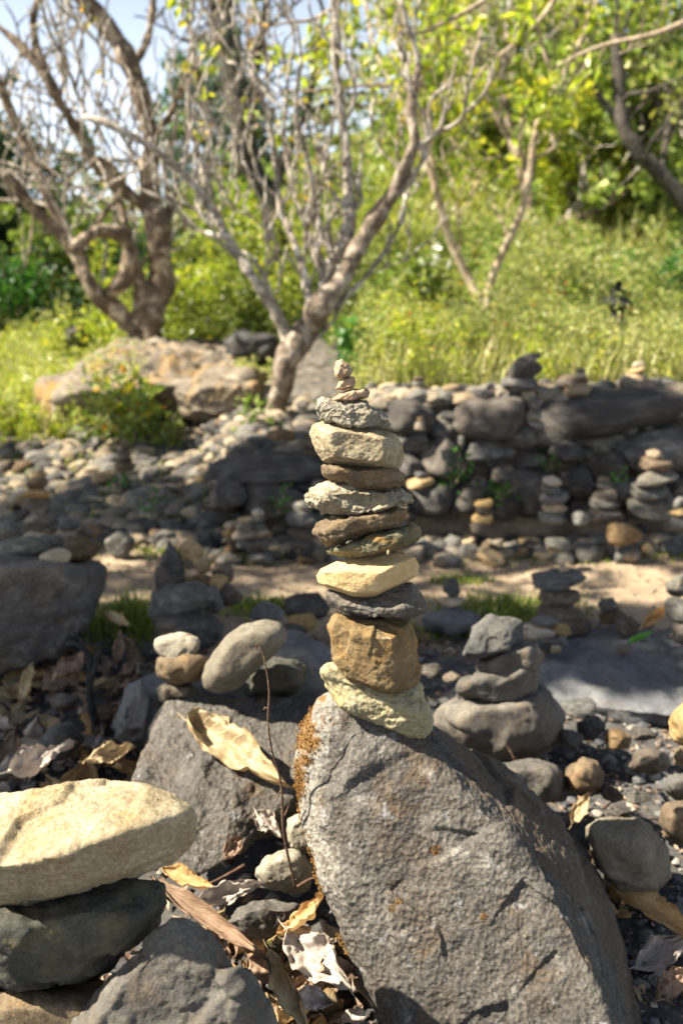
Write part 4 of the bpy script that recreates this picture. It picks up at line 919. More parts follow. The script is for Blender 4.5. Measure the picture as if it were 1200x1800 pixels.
def hleaf(p0, p1, W, mat, label, nr=(0, 0, 1), curl=.4, fold=.4, wave=.15, seed=0, group=None, name='dry_leaf', cat='leaf', twist=0.0, nu=44, nv=18):
    p0, p1 = np.array(p0), np.array(p1); L = np.linalg.norm(p1 - p0)
    me = leaf_mesh(name, L * (1 + .15 * abs(curl)), W, mat, curl, fold, wave, seed, nu, nv, twist)
    return tag(obj(name, me, (p0 + p1) / 2, rot=frame_rot(p1 - p0, nr)), label, cat, group)
def on_rear(px, py, lift):
    o = np.array((0, 0, CAMZ)) - rb_c; d = at(px, py, 2) - np.array((0, 0, CAMZ)); h = rb_bvh.ray_cast(Vector(o), Vector(d).normalized())
    return np.array(h[0]) + rb_c + np.array(h[1]) * lift, np.array(h[1])
q0, qn0 = on_rear(345, 1288, .03); q1, qn1 = on_rear(500, 1388, .02); qn2 = on_rear(420, 1330, 0)[1]
hleaf(q0, q1, .105, 'dl_tan', 'large tan curled leaf lying across the low rounded boulder', qn2 + np.array((.1, -.35, .1)), .22, .4, .32, 1, twist=.35)
hleaf(at(345,1590,1.27), at(455,1556,1.31), .05, 'dl_grey', 'pale silvery dry leaf beside the flat pale rock', (-.1, -.6, .8), .6, .5, .3, 2)
hleaf(at(288,1530,1.33), at(378,1566,1.29), .042, 'dl_orange', 'brown-orange leaf poking out from under the cream stone', (.1, -.5, .9), .4, .5, .3, 3)
hleaf(at(272,1556,1.18), at(478,1690,1.08), .042, 'dl_brown', 'long narrow brown leaf leaning over the grey triangular rock', (.5, -.7, .6), .35, .7, .25, 4, twist=.6)
hleaf(at(497,1655,1.18), at(578,1575,1.22), .052, 'dl_orange', 'bright ochre curled leaf standing beside the big boulder', (-.7, -.4, .35), .8, .7, .2, 5)
hleaf(at(508,1640,1.19), at(612,1742,1.10), .085, 'dl_grey', 'broad greyish brown leaf under the bright ochre one', (.2, -.75, .7), .5, .35, .35, 6)
hleaf(at(474,1672,1.09), at(545,1815,1.02), .048, 'dl_tan', 'narrow greyish tan leaf pointing down at the bottom edge', (-.2, -.8, .5), .3, .6, .3, 7, twist=.5)
hleaf(at(552,1720,1.13), at(622,1700,1.15), .06, 'dl_brown', 'reddish brown leaf in the gap at the foot of the big boulder', (.1, -.5, .9), .7, .5, .3, 8)
hleaf(at(515,1745,1.06), at(580,1765,1.07), .045, 'dl_grey', 'small grey leaf below the broad greyish brown one', (.1, -.6, .7), .5, .5, .3, 9)
hleaf(at(440,1690,1.12), at(500,1730,1.08), .05, 'dl_brown', 'dark brown leaf behind the peak of the triangular rock', (.3, -.6, .7), .5, .5, .3, 10)
hleaf(at(1062,1525,1.50), at(1225,1660,1.32), .085, 'dl_orange', 'large smooth ochre leaf resting against the right flank of the big boulder', (.2, -.75, .65), .25, .35, .15, 11)
hleaf(at(1115,1700,1.30), at(1205,1650,1.34), .07, 'dl_grey', 'curled pinkish grey leaf below the large ochre one', (-.2, -.6, .7), .8, .5, .3, 12)
hleaf(at(1150,1760,1.22), at(1225,1700,1.26), .07, 'dl_brown', 'dark brown leaf in the lower right corner', (.1, -.6, .8), .5, .4, .3, 13)
hleaf(at(1128,1110,2.75), at(1178,1070,2.85), .075, 'dl_orange', 'rolled rusty brown leaf leaning on the stones at the right edge', (-.6, -.6, .5), .5, 1.2, .1, 14, name='dry_leaf')
hleaf(at(1102,1134,2.62), at(1146,1112,2.68), .035, 'dl_green', 'fresh bright green leaf lying on the blue-grey slab', (0, -.4, .9), .3, .8, .1, 15, name='green_leaf')
hleaf(at(1005,1450,1.58), at(1035,1395,1.62), .045, 'dl_tan', 'pale tan leaf upright between boulder shoulder and gravel rocks', (-.5, -.7, .3), .4, .6, .2, 16)
hleaf(at(40,1235,2.2), at(62,1165,2.25), .06, 'dl_tan', 'greenish tan leaf standing up in the litter below the dark left boulder', (-.3, -.9, .3), .3, .4, .2, 17)
hleaf(at(190,1080,2.5), at(228,1100,2.45), .05, 'dl_tan', 'tan leaf caught at the corner of the dark left boulder', (0, -.6, .7), .4, .4, .3, 18)
hleaf(at(205,1165,2.35), at(212,1110,2.4), .05, 'dl_brown', 'brown leaf hanging upright under the tan one by the dark left boulder', (.3, -.9, .2), .4, .5, .3, 19)
hleaf(at(100,1190,2.2), at(150,1150,2.3), .08, 'dl_brown', 'pinkish brown leaf behind the blackened twig', (.2, -.7, .5), .5, .4, .3, 20)
hleaf(at(20,1360,1.65), at(130,1310,1.72), .08, 'dl_grey', 'large greyish leaf behind the broad cream stone', (-.1, -.5, .8), .5, .4, .35, 21)
hleaf(at(150,1345,1.66), at(235,1318,1.72), .06, 'dl_tan', 'light tan leaf left of the low rounded boulder', (.1, -.5, .8), .5, .5, .3, 22)
hleaf(at(395,1505,1.36), at(425,1475,1.40), .045, 'dl_brown', 'small brown leaf under the overhang of the low rounded boulder', (-.2, -.7, .4), .5, .4, .3, 23)
hleaf(at(450,1430,1.44), at(492,1470,1.40), .05, 'dl_grey', 'small grey leaf in the gap behind the twig', (.3, -.6, .6), .5, .4, .3, 24)
DL = ['dl_grey', 'dl_brown', 'dl_brown', 'dl_tan', 'dl_orange']
shapes = {}
def dleaf(x, y, z, L, mat, label, group, rot):
    k = (int(rng.integers(6)), mat)
    if k not in shapes: shapes[k] = leaf_mesh('dry_leaf', 1.0, .46 + .05 * (k[0] % 3), mat, [.5, .9, .35, 1.2, .7, -.5][k[0]], [.4, .5, .8, .35, .6, .5][k[0]], .28, 40 + k[0], 16, 8, [.6, 0, .9, -.5, .3, .2][k[0]])
    return tag(obj('dry_leaf', shapes[k], (x, y, z), rot=rot, sc=(L, L, L)), label, 'leaf', group)
def lrot(t=.45): return (rng.normal() * t, rng.normal() * t, rng.uniform(0, 6.28))
def lsz(L): return 'tiny' if L < .065 else ('small' if L < .095 else ('medium' if L < .125 else 'big'))
for k in range(105):
    Ls = U(.08, .17)
    Y = U(1.65, 2.75); x = U(-.52, -.235) * Y
    m = DL[rng.integers(5)]
    dleaf(x, Y, tz(x, Y) + U(.01, .07), Ls, m, f"{lsz(Ls)} {m[3:].replace('grey','greyish').replace('orange','ochre')} dry leaf in the litter {wherep((x, Y, 0))}", 'leaves of the left leaf litter', lrot(.55))
for k in range(46):
    Ls = U(.07, .13)
    Y = U(.98, 1.42); x = U(-.20, .03) * Y
    m = DL[rng.integers(5)]
    dleaf(x, Y, tz(x, Y) + U(.0, .05), Ls, m, f"{lsz(Ls)} {m[3:].replace('grey','greyish').replace('orange','ochre')} dry leaf in the front gap {wherep((x, Y, 0))}", 'leaves in the front gap', lrot(.5))
for k in range(26):
    Ls = U(.05, .09)
    Y = U(1.1, 1.95); x = U(.30, .47) * Y
    m = DL[rng.integers(5)]
    dleaf(x, Y, tz(x, Y) + U(.0, .02), Ls, m, f"{lsz(Ls)} {m[3:].replace('grey','greyish').replace('orange','ochre')} dry leaf on the gravel {wherep((x, Y, 0))}", 'small leaves on the gravel', lrot(.35))
# crumbled leaf bits
def bits(n, u0, u1, y0, y1, s, label, seed, mat='leaf_litter', dz=.01):
    g = np.random.default_rng(seed); Y = g.uniform(y0, y1, n); X = g.uniform(u0, u1, n) * Y; Z = terrain(X, Y) + g.uniform(0, dz, n) + .004
    o = leaf_obj('leaf_bits', np.stack([X, Y, Z], 1), s, mat, seed, flat=.7, aspect=.45); tag(o, label, 'leaf litter', kind='stuff')
bits(900, .25, .6, 1.0, 2.2, .018, 'crumbled leaf bits on the gravel in the lower right', 1)
bits(1500, -.6, .06, .9, 2.9, .04, 'crumbled leaf litter under the larger leaves at the left', 2, dz=.03)
bits(420, .05, .5, 1.9, 3.1, .03, 'few leaf bits on the stream bed', 3)
bits(420, -.35, .45, 3.05, 4.0, .026, 'leaf bits on the sandy path', 4)

def tube_obj(name, pts, r0, r1, mat, label=None, cat=None, group=None, sides=7, lump=.15, parent=None, branches=(), sub=6):
    acc = Acc(); C = crom(pts, sub); V, Fq, cp_ = tube(C, np.linspace(r0, r1, len(C)), sides, lump, 3); acc.add(V, Fq, cp_)
    for b in branches:
        C = crom(b, sub); V, Fq, cp_ = tube(C, np.linspace(r0 * .6, r1 * .8, len(C)), sides, lump, 5); acc.add(V, Fq, cp_)
    c = np.array(pts[0]); o = obj(name, acc.mesh(name, M[mat], c), c, parent)
    return tag(o, label, cat, group) if label else o
TY = 1.24
tube_obj('twig', [at(x, y, Y) for x, y, Y in [(520,1562,1.28),(505,1500,1.27),(497,1450,1.26),(496,1400,1.25),(490,1360,1.25),(478,1320,1.245),(471,1270,1.24),(473,1215,1.24),(466,1165,1.24),(458,1138,1.24),(452,1133,1.24),(450,1142,1.24)]],
         .0026, .0010, 'twig', 'thin reddish twig with a hooked tip rising left of the tall stack', 'twig',
         branches=[[at(496,1385,1.25), at(488,1400,1.25), at(487,1410,1.25)], [at(472,1245,1.24), at(466,1244,1.24), at(463,1248,1.24)], [at(497,1440,1.26), at(506,1420,1.26), at(512,1400,1.26)]])
tube_obj('blackened_twig', [at(x, y, 2.05) for x, y in [(170,1275),(160,1235),(158,1200),(160,1170),(150,1145),(130,1130),(118,1135)]], .011, .006, 'char', 'blackened forked twig standing in the leaf litter at the left', 'twig', lump=.4,
         branches=[[at(160,1200,2.05), at(170,1165,2.03), at(176,1140,2.02), at(174,1130,2.0)], [at(150,1145,2.05), at(140,1120,2.05), at(128,1115,2.04)]])
for k, (a, b, c_) in enumerate([((1108,1680,1.33),(1135,1720,1.28),(1150,1790,1.2)),((905,1335,1.75),(893,1315,1.75),(885,1305,1.75)),((430,1520,1.34),(385,1545,1.32),(352,1560,1.30)),((520,1560,1.3),(545,1545,1.3),(565,1540,1.28)),((1060,1420,1.66),(1090,1405,1.7),(1125,1415,1.7)),((1035,1400,1.7),(1080,1375,1.74),(1100,1380,1.76))]):
    labs = ['thin curved stem lying beside the big boulder in the lower right corner','short pale stub sticking up before the dark squat boulder','pale grass stalk lying below the low rounded boulder','pale stalk beside the foot of the hooked twig','reddish stick lying on the gravel near the rounded tan rock','dark stick lying across the gravel behind the reddish one']
    tube_obj('stick', [at(*a), at(*b), at(*c_)], .003 if k != 1 else .004, .0015, 'twig', labs[k], 'stick')

# ================================================================== PLANTS AND GRASS
def broad_plant(name, base, h, n, size, mat, label, cat='plant', spread=.5, seed=0, stems=5, flower=None):
    g = np.random.default_rng(seed); base = np.array(base); root = empty(name, base, label, cat)
    acc = Acc(); C = []
    for s in range(stems):
        d = np.array((g.normal() * spread, g.normal() * spread, 1.0)); d /= np.linalg.norm(d)
        P = [np.zeros(3), d * h * .5 + g.normal(size=3) * h * .04, d * h * g.uniform(.8, 1.05) + g.normal(size=3) * h * .08]
        Cc = crom(P, 4); V, Fq, cp_ = tube(Cc, np.linspace(h * .012, h * .005, len(Cc)), 5); acc.add(V, Fq, cp_)
        t = g.uniform(.25, 1, n // stems); C.append(Cc[(t * (len(Cc) - 1)).astype(int)] + g.normal(size=(len(t), 3)) * size * .75)
    obj('stem', acc.mesh('stem', M['bark_sap']), parent=root)
    C = np.vstack(C); V, Fc, a = leaves(C, size, seed, flat=.3, aspect=.5)
    tag(obj('foliage', mesh_np('foliage', V, Fc, M[mat], smooth=False, attr=a), parent=root), kind='stuff')
    if flower:
        Cf = C[g.integers(len(C), size=flower[1])] + np.array((0, -.02, .03)); V, Fc, a = leaves(Cf, size * flower[2], seed + 1, aspect=.9)
        tag(obj('flower', mesh_np('flower', V, Fc, M[flower[0]], smooth=False, attr=a), parent=root), kind='stuff')
    return root
broad_plant('plant', at(800,852,4.2), .16, 50, .045, 'leaf_plant', 'green leafy plant growing from the wall right of the tall stack', seed=1)
broad_plant('plant', at(880,880,4.15), .11, 40, .045, 'leaf_plant', 'bright green little plant low in the middle of the wall', seed=2)
broad_plant('plant', at(486,905,4.1), .16, 36, .04, 'leaf_plant', 'bluish green plant in front of the low wall part', seed=3)
broad_plant('plant', at(968,822,4.15), .07, 24, .035, 'leaf_plant', 'small green sprig between the wall boulders at the centre', seed=4)
broad_plant('plant', at(1080,845,4.1), .08, 24, .04, 'leaf_plant', 'small green sprig near the right end of the wall', seed=5)
broad_plant('plant', at(210,860,4.8), .12, 30, .04, 'leaf_plant', 'small green plant on the left rubble slope', seed=6)
broad_plant('plant', at(275,900,4.3), .14, 40, .04, 'leaf_plant', 'green plant behind the pale grey angular stone', seed=7)
broad_plant('plant', at(450,760,5.2), .22, 60, .07, 'leaf_mid', 'light green leafy plant at the foot of the middle tree', seed=8)
broad_plant('bush', at(235,790,5.9), .62, 520, .075, 'leaf_mid', 'green bush with yellow and orange leaves before the rock outcrop', 'bush', .55, 9, 9, ('leaf_autumn', 60, 1.1))
broad_plant('bush', at(180,790,6.0), .45, 260, .06, 'leaf_grass', 'dark green bush left of the yellow flecked one', 'bush', .5, 10, 7)
broad_plant('bush', at(300,800,5.8), .35, 240, .055, 'leaf_mid', 'low green bush right of the yellow flecked one', 'bush', .6, 11, 7)
broad_plant('bush', at(640,650,6.6), .42, 520, .10, 'leaf_plant', 'deep green broad leaved bush behind the stack peak', 'bush', .6, 12, 9)
broad_plant('bush', at(700,660,6.4), .5, 460, .08, 'leaf_bright', 'bright yellow-green bush right of the deep green one', 'bush', .5, 13, 9, ('red', 10, .5))
broad_plant('bush', at(735,540,8.4), .55, 320, .11, 'leaf_mid', 'tall leafy bush with white flowers on the slope', 'bush', .35, 14, 8, ('white', 26, .8))
broad_plant('bush', at(1020,560,8.0), .4, 300, .08, 'leaf_mid', 'green bush left of the black garden cairn', 'bush', .5, 15, 7, ('red', 12, .6))
broad_plant('bush', at(1180,545,9.0), .6, 420, .10, 'leaf_plant', 'dark green bush at the right edge behind the wall', 'bush', .5, 16, 8)
broad_plant('bush', at(130,640,9.0), .55, 400, .10, 'leaf_bright', 'vivid yellow-green bush left of the gnarled tree foot', 'bush', .5, 17, 8)
broad_plant('bush', at(330,580,10.2), .8, 600, .12, 'leaf_bright', 'vivid green bush right behind the gnarled tree', 'bush', .55, 18, 9)
broad_plant('bush', at(430,590,9.6), .6, 460, .10, 'leaf_mid', 'leafy bush between the gnarled tree and the middle tree', 'bush', .6, 19, 9, ('red', 8, .5))
broad_plant('bush', at(30,560,12.0), .9, 500, .14, 'leaf_plant', 'dark glossy bush at the left picture edge', 'bush', .6, 20, 9)

k = 0
for px, py, Y, h, n, sz, mt, lab in [(680,610,7.2,.5,200,.05,'leaf_herb','pale feathery shrub up right of the stack peak'),(790,640,6.0,.38,260,.045,'leaf_herb','whitish green shrub on the slope above the domed wall boulder'),
 (860,600,7.0,.45,300,.06,'leaf_mid','green shrub below the foot of the slim tree'),(940,610,6.4,.4,280,.05,'leaf_bright','yellow-green shrub above the tilted slab pair'),(1030,620,6.0,.4,260,.05,'leaf_herb','pale shrub in front of the black garden cairn'),
 (1150,610,6.4,.42,260,.05,'leaf_herb','straw coloured shrub above the long wall boulder'),(960,500,9.5,.55,320,.09,'leaf_mid','rounded green shrub on the hillside below the brown branch'),(1110,470,11,.5,260,.10,'leaf_plant','dark green shrub below the dark slanting trunk'),
 (800,460,11,.7,300,.11,'leaf_grass','grassy shrub between the two slim stems'),(700,470,11.5,.7,300,.11,'leaf_bright','sunny shrub behind the leaning limb'),(1010,440,12.5,.7,260,.12,'leaf_grass','tall grassy shrub under the brown branch'),(900,560,8.0,.3,160,.05,'leaf_plant','small deep green shrub right of the slim tree foot')]:
    k += 1; p_ = at(px, py, Y); p_[2] = tz(p_[0], p_[1]) - .02
    broad_plant('shrub', p_, h, n, sz, mt, lab, 'shrub', .5, 70 + k, 8, ('red', 8, .6) if k % 4 == 1 else None)

def grass(n, fpos, h, label, seed, mat='leaf_grass', w=.0035, cat='grass', name='grass'):
    g = np.random.default_rng(seed); X, Y = fpos(g, n); Z = terrain(X, Y) - .005
    hh = h * g.uniform(.35, 1.1, n); a = g.uniform(0, 6.28, n); lean = g.uniform(.1, .7, n) * hh
    B = np.stack([X, Y, Z], 1); dx = np.stack([np.cos(a), np.sin(a), 0 * a], 1); sx = np.stack([-np.sin(a), np.cos(a), 0 * a], 1) * (w * g.uniform(.6, 1.4, n))[:, None]
    m = B + dx * (lean * .35)[:, None] + np.array((0, 0, 1)) * (hh * .6)[:, None]; t = B + dx * lean[:, None] + np.array((0, 0, 1)) * (hh * .95)[:, None]
    V = np.stack([B - sx, B + sx, m + sx * .8, m - sx * .8, t], 1).reshape(-1, 3); i = np.arange(n)[:, None] * 5
    Fc = np.concatenate([i + np.array([[0, 1, 2]]), i + np.array([[0, 2, 3]]), i + np.array([[3, 2, 4]])], 1).reshape(-1, 3)
    o = obj(name, mesh_np(name, V, Fc, M[mat], smooth=False, attr=np.repeat(g.random(n), 5))); tag(o, label, cat, kind='stuff')
def around(px, py, Y, rx, ry):
    c = at(px, py, Y)
    return lambda g, n: (c[0] + g.normal(size=n) * rx, c[1] + g.normal(size=n) * ry)
grass(750, around(900,1058,3.2,.15,.06), .075, 'tuft of green grass at the near path edge left of the path cairn', 1)
grass(450, around(812,1005,3.62,.07,.04), .035, 'low green tuft growing in the middle of the sandy path', 2)
grass(700, around(465,1045,3.25,.10,.05), .06, 'grass along the near path edge left of the tall stack', 3)
grass(900, around(225,1035,3.1,.09,.10), .10, 'grass tuft between the dark left boulder and the upright pointed stone', 4)
grass(500, around(1090,975,3.95,.5,.05), .04, 'thin grass along the wall foot', 5)
grass(900, around(380,955,4.05,.25,.06), .06, 'thin grass at the foot of the low wall part', 6)
grass(260, around(450,1490,1.40,.03,.03), .04, 'tiny green seedling grass below the low rounded boulder', 7, w=.0015)
grass(240, around(780,1075,3.0,.1,.04), .05, 'sparse grass around the little cairn before the path', 8)
grass(1800, lambda g, n: (g.uniform(-.5, -.1, n) * 5.2, g.uniform(4.3, 7.2, n)), .10, 'scattered grass in the left rubble slope', 9, w=.005)

def herbs(name, n, u0, u1, y0, y1, per, h, size, mat, label, seed, pw=1.0, aspect=.45, hx=None):
    g = np.random.default_rng(seed); Y = y0 + (y1 - y0) * g.random(n) ** pw; X = g.uniform(u0, u1, n) * Y
    dn = vnoise(np.stack([X, Y, 0 * X], 1) * 1.7, seed + 40); kk = (dn > -.35) & ~((np.abs(X / Y - .347) < .026) & (Y > 5.4) & (Y < 7.3)); X, Y, dn = X[kk], Y[kk], dn[kk]; n = len(X)
    Z = terrain(X, Y); hh = (1 + .5 * dn) * h * g.uniform(.4, 1.25, n) * (1 + .5 * vnoise(np.stack([X, Y, 0 * X], 1) * .9, seed))
    t = g.random((n, per)) ** .7
    C = np.stack([X, Y, Z], 1)[:, None] + np.stack([g.normal(size=(n, per)) * .16 * h * (1 - .4 * t), g.normal(size=(n, per)) * .16 * h * (1 - .4 * t), t * hh[:, None]], -1)
    o = leaf_obj(name, C.reshape(-1, 3), size, mat, seed, aspect=aspect); tag(o, label, 'undergrowth', kind='stuff')
herbs('undergrowth', 1500, .02, .5, 4.95, 8.0, 36, .42, .034, 'leaf_herb', 'pale flowering herbs filling the slope right behind the wall', 1, .8)
herbs('undergrowth', 230, .02, .5, 4.9, 8.0, 26, .34, .045, 'leaf_bright', 'brighter green leaves mixed into the herbs behind the wall', 2)
herbs('undergrowth', 1500, -.02, .52, 8.0, 14, 26, .55, .06, 'leaf_herb', 'yellow-green weeds on the hillside further behind', 3)
herbs('undergrowth', 900, -.02, .52, 8.0, 15, 20, .5, .08, 'leaf_mid', 'green weeds on the hillside further behind', 31)
herbs('undergrowth', 700, -.5, -.25, 6.0, 11, 34, .36, .045, 'leaf_bright', 'sunny bright weeds on the left meadow', 4)
herbs('undergrowth', 700, -.5, -.25, 6.2, 12, 30, .42, .045, 'leaf_herb', 'pale weeds on the left meadow', 5)
herbs('undergrowth', 260, -.32, -.08, 6.6, 8.3, 18, .16, .04, 'leaf_herb', 'pale creeping weeds over the rock outcrop', 6)
herbs('undergrowth', 1300, -.30, .06, 9.2, 16, 26, .7, .09, 'leaf_mid', 'green weeds behind the two bare trees', 7)
herbs('undergrowth', 800, -.30, .10, 9.5, 17, 24, .8, .09, 'leaf_bright', 'light green weeds behind the two bare trees', 8)
herbs('undergrowth', 1600, -.1, .6, 14, 26, 22, 1.1, .16, 'leaf_grass', 'tall grass and scrub up the hillside', 9)
herbs('undergrowth', 900, -.1, .6, 14, 24, 20, 1.0, .14, 'leaf_herb', 'straw coloured scrub up the hillside', 10)
herbs('undergrowth', 900, -.65, -.2, 12, 22, 24, 1.3, .16, 'leaf_dark', 'scrub in dark shade-coloured leaves on the far left slope', 11)
grass(15000, lambda g, n: (lambda Y: (g.uniform(.02, .52, n) * Y, Y))(g.uniform(4.95, 15, n)), .36, 'dry straw and green grass blades standing on the slope behind the wall', 21, 'leaf_straw', .006)
grass(9000, lambda g, n: (lambda Y: (g.uniform(-.52, -.2, n) * Y, Y))(g.uniform(6.3, 13, n)), .36, 'sunny grass blades on the left meadow', 22, 'leaf_straw', .007)
grass(12000, lambda g, n: (lambda Y: (g.uniform(-.1, .6, n) * Y, Y))(g.uniform(12, 24, n)), .8, 'long dry grass higher up the hillside', 23, 'leaf_straw', .014)
g_ = np.random.default_rng(5); n_ = 90; Yr = g_.uniform(5.2, 9, n_); Xr = g_.uniform(.02, .5, n_) * Yr
o = leaf_obj('red_flowers', np.stack([Xr, Yr, terrain(Xr, Yr) + g_.uniform(.2, .45, n_)], 1), .035, 'red', 5, aspect=.9); tag(o, 'tiny red blossoms dotted through the herbs behind the wall', 'flowers', kind='stuff')

# ================================================================== TREES
def traced_tree(name, label, limbs, bark, twigs=None, cat='tree', leafspec=None, seed=0, sides=12, lump=.28):
    """limbs: (pixels, Y, r0, r1, dY). The first is the trunk."""
    C0, _ = traced(limbs[0][0], limbs[0][1], .1, .1); base = C0[0]
    root = empty(name, base, label, cat); tips = []; tw = Acc()
    for i, L_ in enumerate(limbs):
        bk = 'bark_mid' if (bark == 'bark' and i < 2) else bark
        pts, Y, r0, r1 = L_[:4]; dY = L_[4] if len(L_) > 4 else 0
        C, rad = traced(pts, Y, r0, r1, dY)
        V, Fq, cp_ = tube(C, rad, sides, lump, i + seed); a = Acc(); a.add(V, Fq, cp_)
        obj('trunk' if i == 0 else 'branch', a.mesh('trunk' if i == 0 else 'branch', M[bk], base), parent=root)
        if twigs:
            every, ln, depth, up, spread, minr = twigs
            k0 = int(len(C) * (.45 if i == 0 else .25))
            for j in range(k0, len(C), every):
                d = C[min(j + 1, len(C) - 1)] - C[j - 1]; d = d / (np.linalg.norm(d) + 1e-9)
                dd = d * .5 + rng.normal(size=3) * spread; dd[2] += up
                grow(tw, C[j], dd, ln * rng.uniform(.7, 1.25), min(max(minr, rad[j] * .42), minr * 2.3), depth, up, spread * .7, tips, minr, 3, 6)
            d = C[-1] - C[-2]; grow(tw, C[-1], d + np.array((0, 0, .2)), ln, min(max(minr, rad[-1] * .85), minr * 2.5), depth, up, spread * .7, tips, minr, 3, 6)
    if twigs:
        tag(obj('twigs', tw.mesh('twigs', M['bark' if bark == 'bark_brown' else bark], base), parent=root), kind='stuff')
    if leafspec and tips:
        mat, per, rad_, size, frac = leafspec
        T = np.array(tips); T = T[rng.random(len(T)) < frac]
        C = clumps(T, rad_, per, seed)
        leaf_obj('foliage', C, size, mat, seed, root, base, down=.5)['kind'] = 'stuff'
    return root
Yc = 5.55
traced_tree('bare_tree', 'pale barked tree with a leaning trunk forking low behind the stack', [
  ([(472,800),(484,730),(494,680),(506,630),(528,598),(548,565),(560,545)], Yc, .088, .080),
  ([(545,575),(565,540),(600,492),(650,405),(690,342),(718,280),(728,240),(722,190),(735,120)], Yc, .085, .022, -.3),
  ([(556,555),(574,505),(590,455),(605,420),(612,360),(606,250),(592,150),(590,50),(585,-60)], Yc, .06, .022, .2),
  ([(548,575),(542,520),(522,440),(492,360),(485,290),(470,200),(440,120)], Yc, .032, .016, .2),
  ([(512,600),(480,540),(440,480),(400,420),(372,370),(330,312),(270,262),(200,222),(150,205)], Yc, .040, .018, -.2),
  ([(505,610),(490,570),(478,530),(470,500),(440,450),(400,440)], Yc, .020, .012, .1),
  ([(535,600),(565,500),(545,420),(520,350),(500,250),(505,150)], Yc, .026, .014, .4),
  ([(590,460),(560,400),(545,300),(520,200),(530,100)], Yc, .024, .012, -.2),
  ([(560,565),(630,500),(670,450),(705,390),(712,340)], Yc, .022, .012, .3),
  ([(400,420),(340,400),(300,360),(240,330)], Yc, .018, .012, .1),
  ([(372,370),(350,280),(330,190),(340,90)], Yc, .018, .010, .1)],
  'bark', (10, .38, 2, .65, .45, .008), leafspec=('leaf_autumn', 4, .07, .05, .15), seed=5)
Yl = 8.6
traced_tree('gnarled_tree', 'big gnarled brown tree with twisting limbs growing on the rock outcrop', [
  ([(262,612),(266,575),(276,530),(284,480),(282,430),(276,385),(262,360)], Yl, .14, .11),
  ([(276,395),(262,330),(266,260),(252,190),(232,120),(200,60),(150,0),(110,-60)], Yl, .10, .075, -.5),
  ([(250,600),(205,550),(172,524),(152,490),(132,440),(95,400),(60,370),(20,320),(-40,265)], Yl, .11, .045, -.3),
  ([(180,525),(208,505),(226,470),(228,435),(205,412),(165,410),(128,440)], Yl, .08, .07, -.5),
  ([(258,365),(215,335),(180,300),(140,240),(100,170),(55,100),(-20,30)], Yl, .075, .035, -.3),
  ([(128,440),(100,380),(62,290),(30,220),(0,150),(-30,80)], Yl, .06, .04, -.3),
  ([(235,590),(250,520),(232,450),(222,400),(200,330),(170,280)], Yl, .08, .04, .2),
  ([(140,430),(180,380),(215,330),(180,280),(150,300)], Yl, .03, .02, -.6),
  ([(262,250),(300,200),(330,130),(380,80)], Yl, .04, .02, -.3),
  ([(100,170),(60,60),(80,-40)], Yl, .05, .03),
  ([(232,120),(262,60),(270,-30)], Yl, .04, .03, .2),
  ([(60,370),(55,420),(45,470)], Yl, .015, .006, -.2),
  ([(282,430),(300,360),(290,300),(310,220)], Yl, .045, .02, .3)],
  'bark_brown', (14, .8, 2, .25, .75, .009), leafspec=('leaf_autumn', 4, .10, .06, .22), seed=15, lump=.35)
Ys = 8.0
traced_tree('slim_tree', 'slim young tree with two diverging pale stems right of the stack', [
  ([(855,575),(850,545),(828,500),(792,425),(770,350),(756,300),(735,255)], Ys, .045, .032),
  ([(853,552),(862,495),(890,430),(916,370),(930,305),(944,220),(975,155),(1010,95),(1040,20)], Ys, .042, .022, -.3),
  ([(770,350),(760,290),(748,230),(745,160),(720,90),(700,-20)], Ys, .028, .016),
  ([(735,255),(700,170),(660,90),(640,0)], Ys, .02, .014, .3),
  ([(975,155),(950,70),(930,-20)], Ys, .02, .012),
  ([(735,265),(780,200),(820,130),(850,40)], Ys, .016, .010, -.2)],
  'bark_sap', (7, .5, 2, .3, .55, .006), leafspec=('leaf_bright', 11, .20, .105, .75), seed=25, lump=.1)
traced_tree('dark_tree', 'dark slanting tree trunk at the right edge under the leafy canopy', [
  ([(1290,470),(1220,375),(1160,310),(1120,265),(1095,225),(1088,160),(1080,60)], 11.5, .13, .07),
  ([(1095,225),(1040,150),(1010,60)], 11.5, .05, .03, .3),
  ([(1160,310),(1180,200),(1210,100)], 11.5, .05, .03, .3)], 'bark_dark', (6, 1.0, 2, .3, .6, .012), leafspec=('leaf_forest', 16, .45, .11, .9), seed=35)
traced_tree('dark_tree', 'dark thin tree behind the right stem of the slim tree', [
  ([(926,470),(920,420),(930,350),(905,260),(885,170),(890,60)], 13.0, .12, .06),
  ([(926,455),(962,420),(990,388),(1040,375),(1090,345),(1130,300)], 12.8, .07, .04),
  ([(905,260),(870,200),(840,120)], 13, .05, .03)], 'bark_brown', (7, 1.0, 2, .3, .6, .012), leafspec=('leaf_forest', 12, .45, .11, .8), seed=45)
traced_tree('dark_tree', 'dark crooked tree standing behind the middle bare tree', [
  ([(512,560),(498,500),(484,430),(476,360),(440,290),(420,200),(400,80),(380,-40)], 11.0, .16, .13),
  ([(476,360),(500,280),(540,180),(560,80)], 11.0, .08, .05),
  ([(420,200),(450,120),(470,0)], 11, .07, .05),
  ([(440,290),(400,250),(350,150),(330,20)], 11, .06, .04)], 'bark_dark', (6, 1.0, 2, .1, .7, .012), leafspec=('leaf_dark', 14, .4, .08, .7), seed=55)

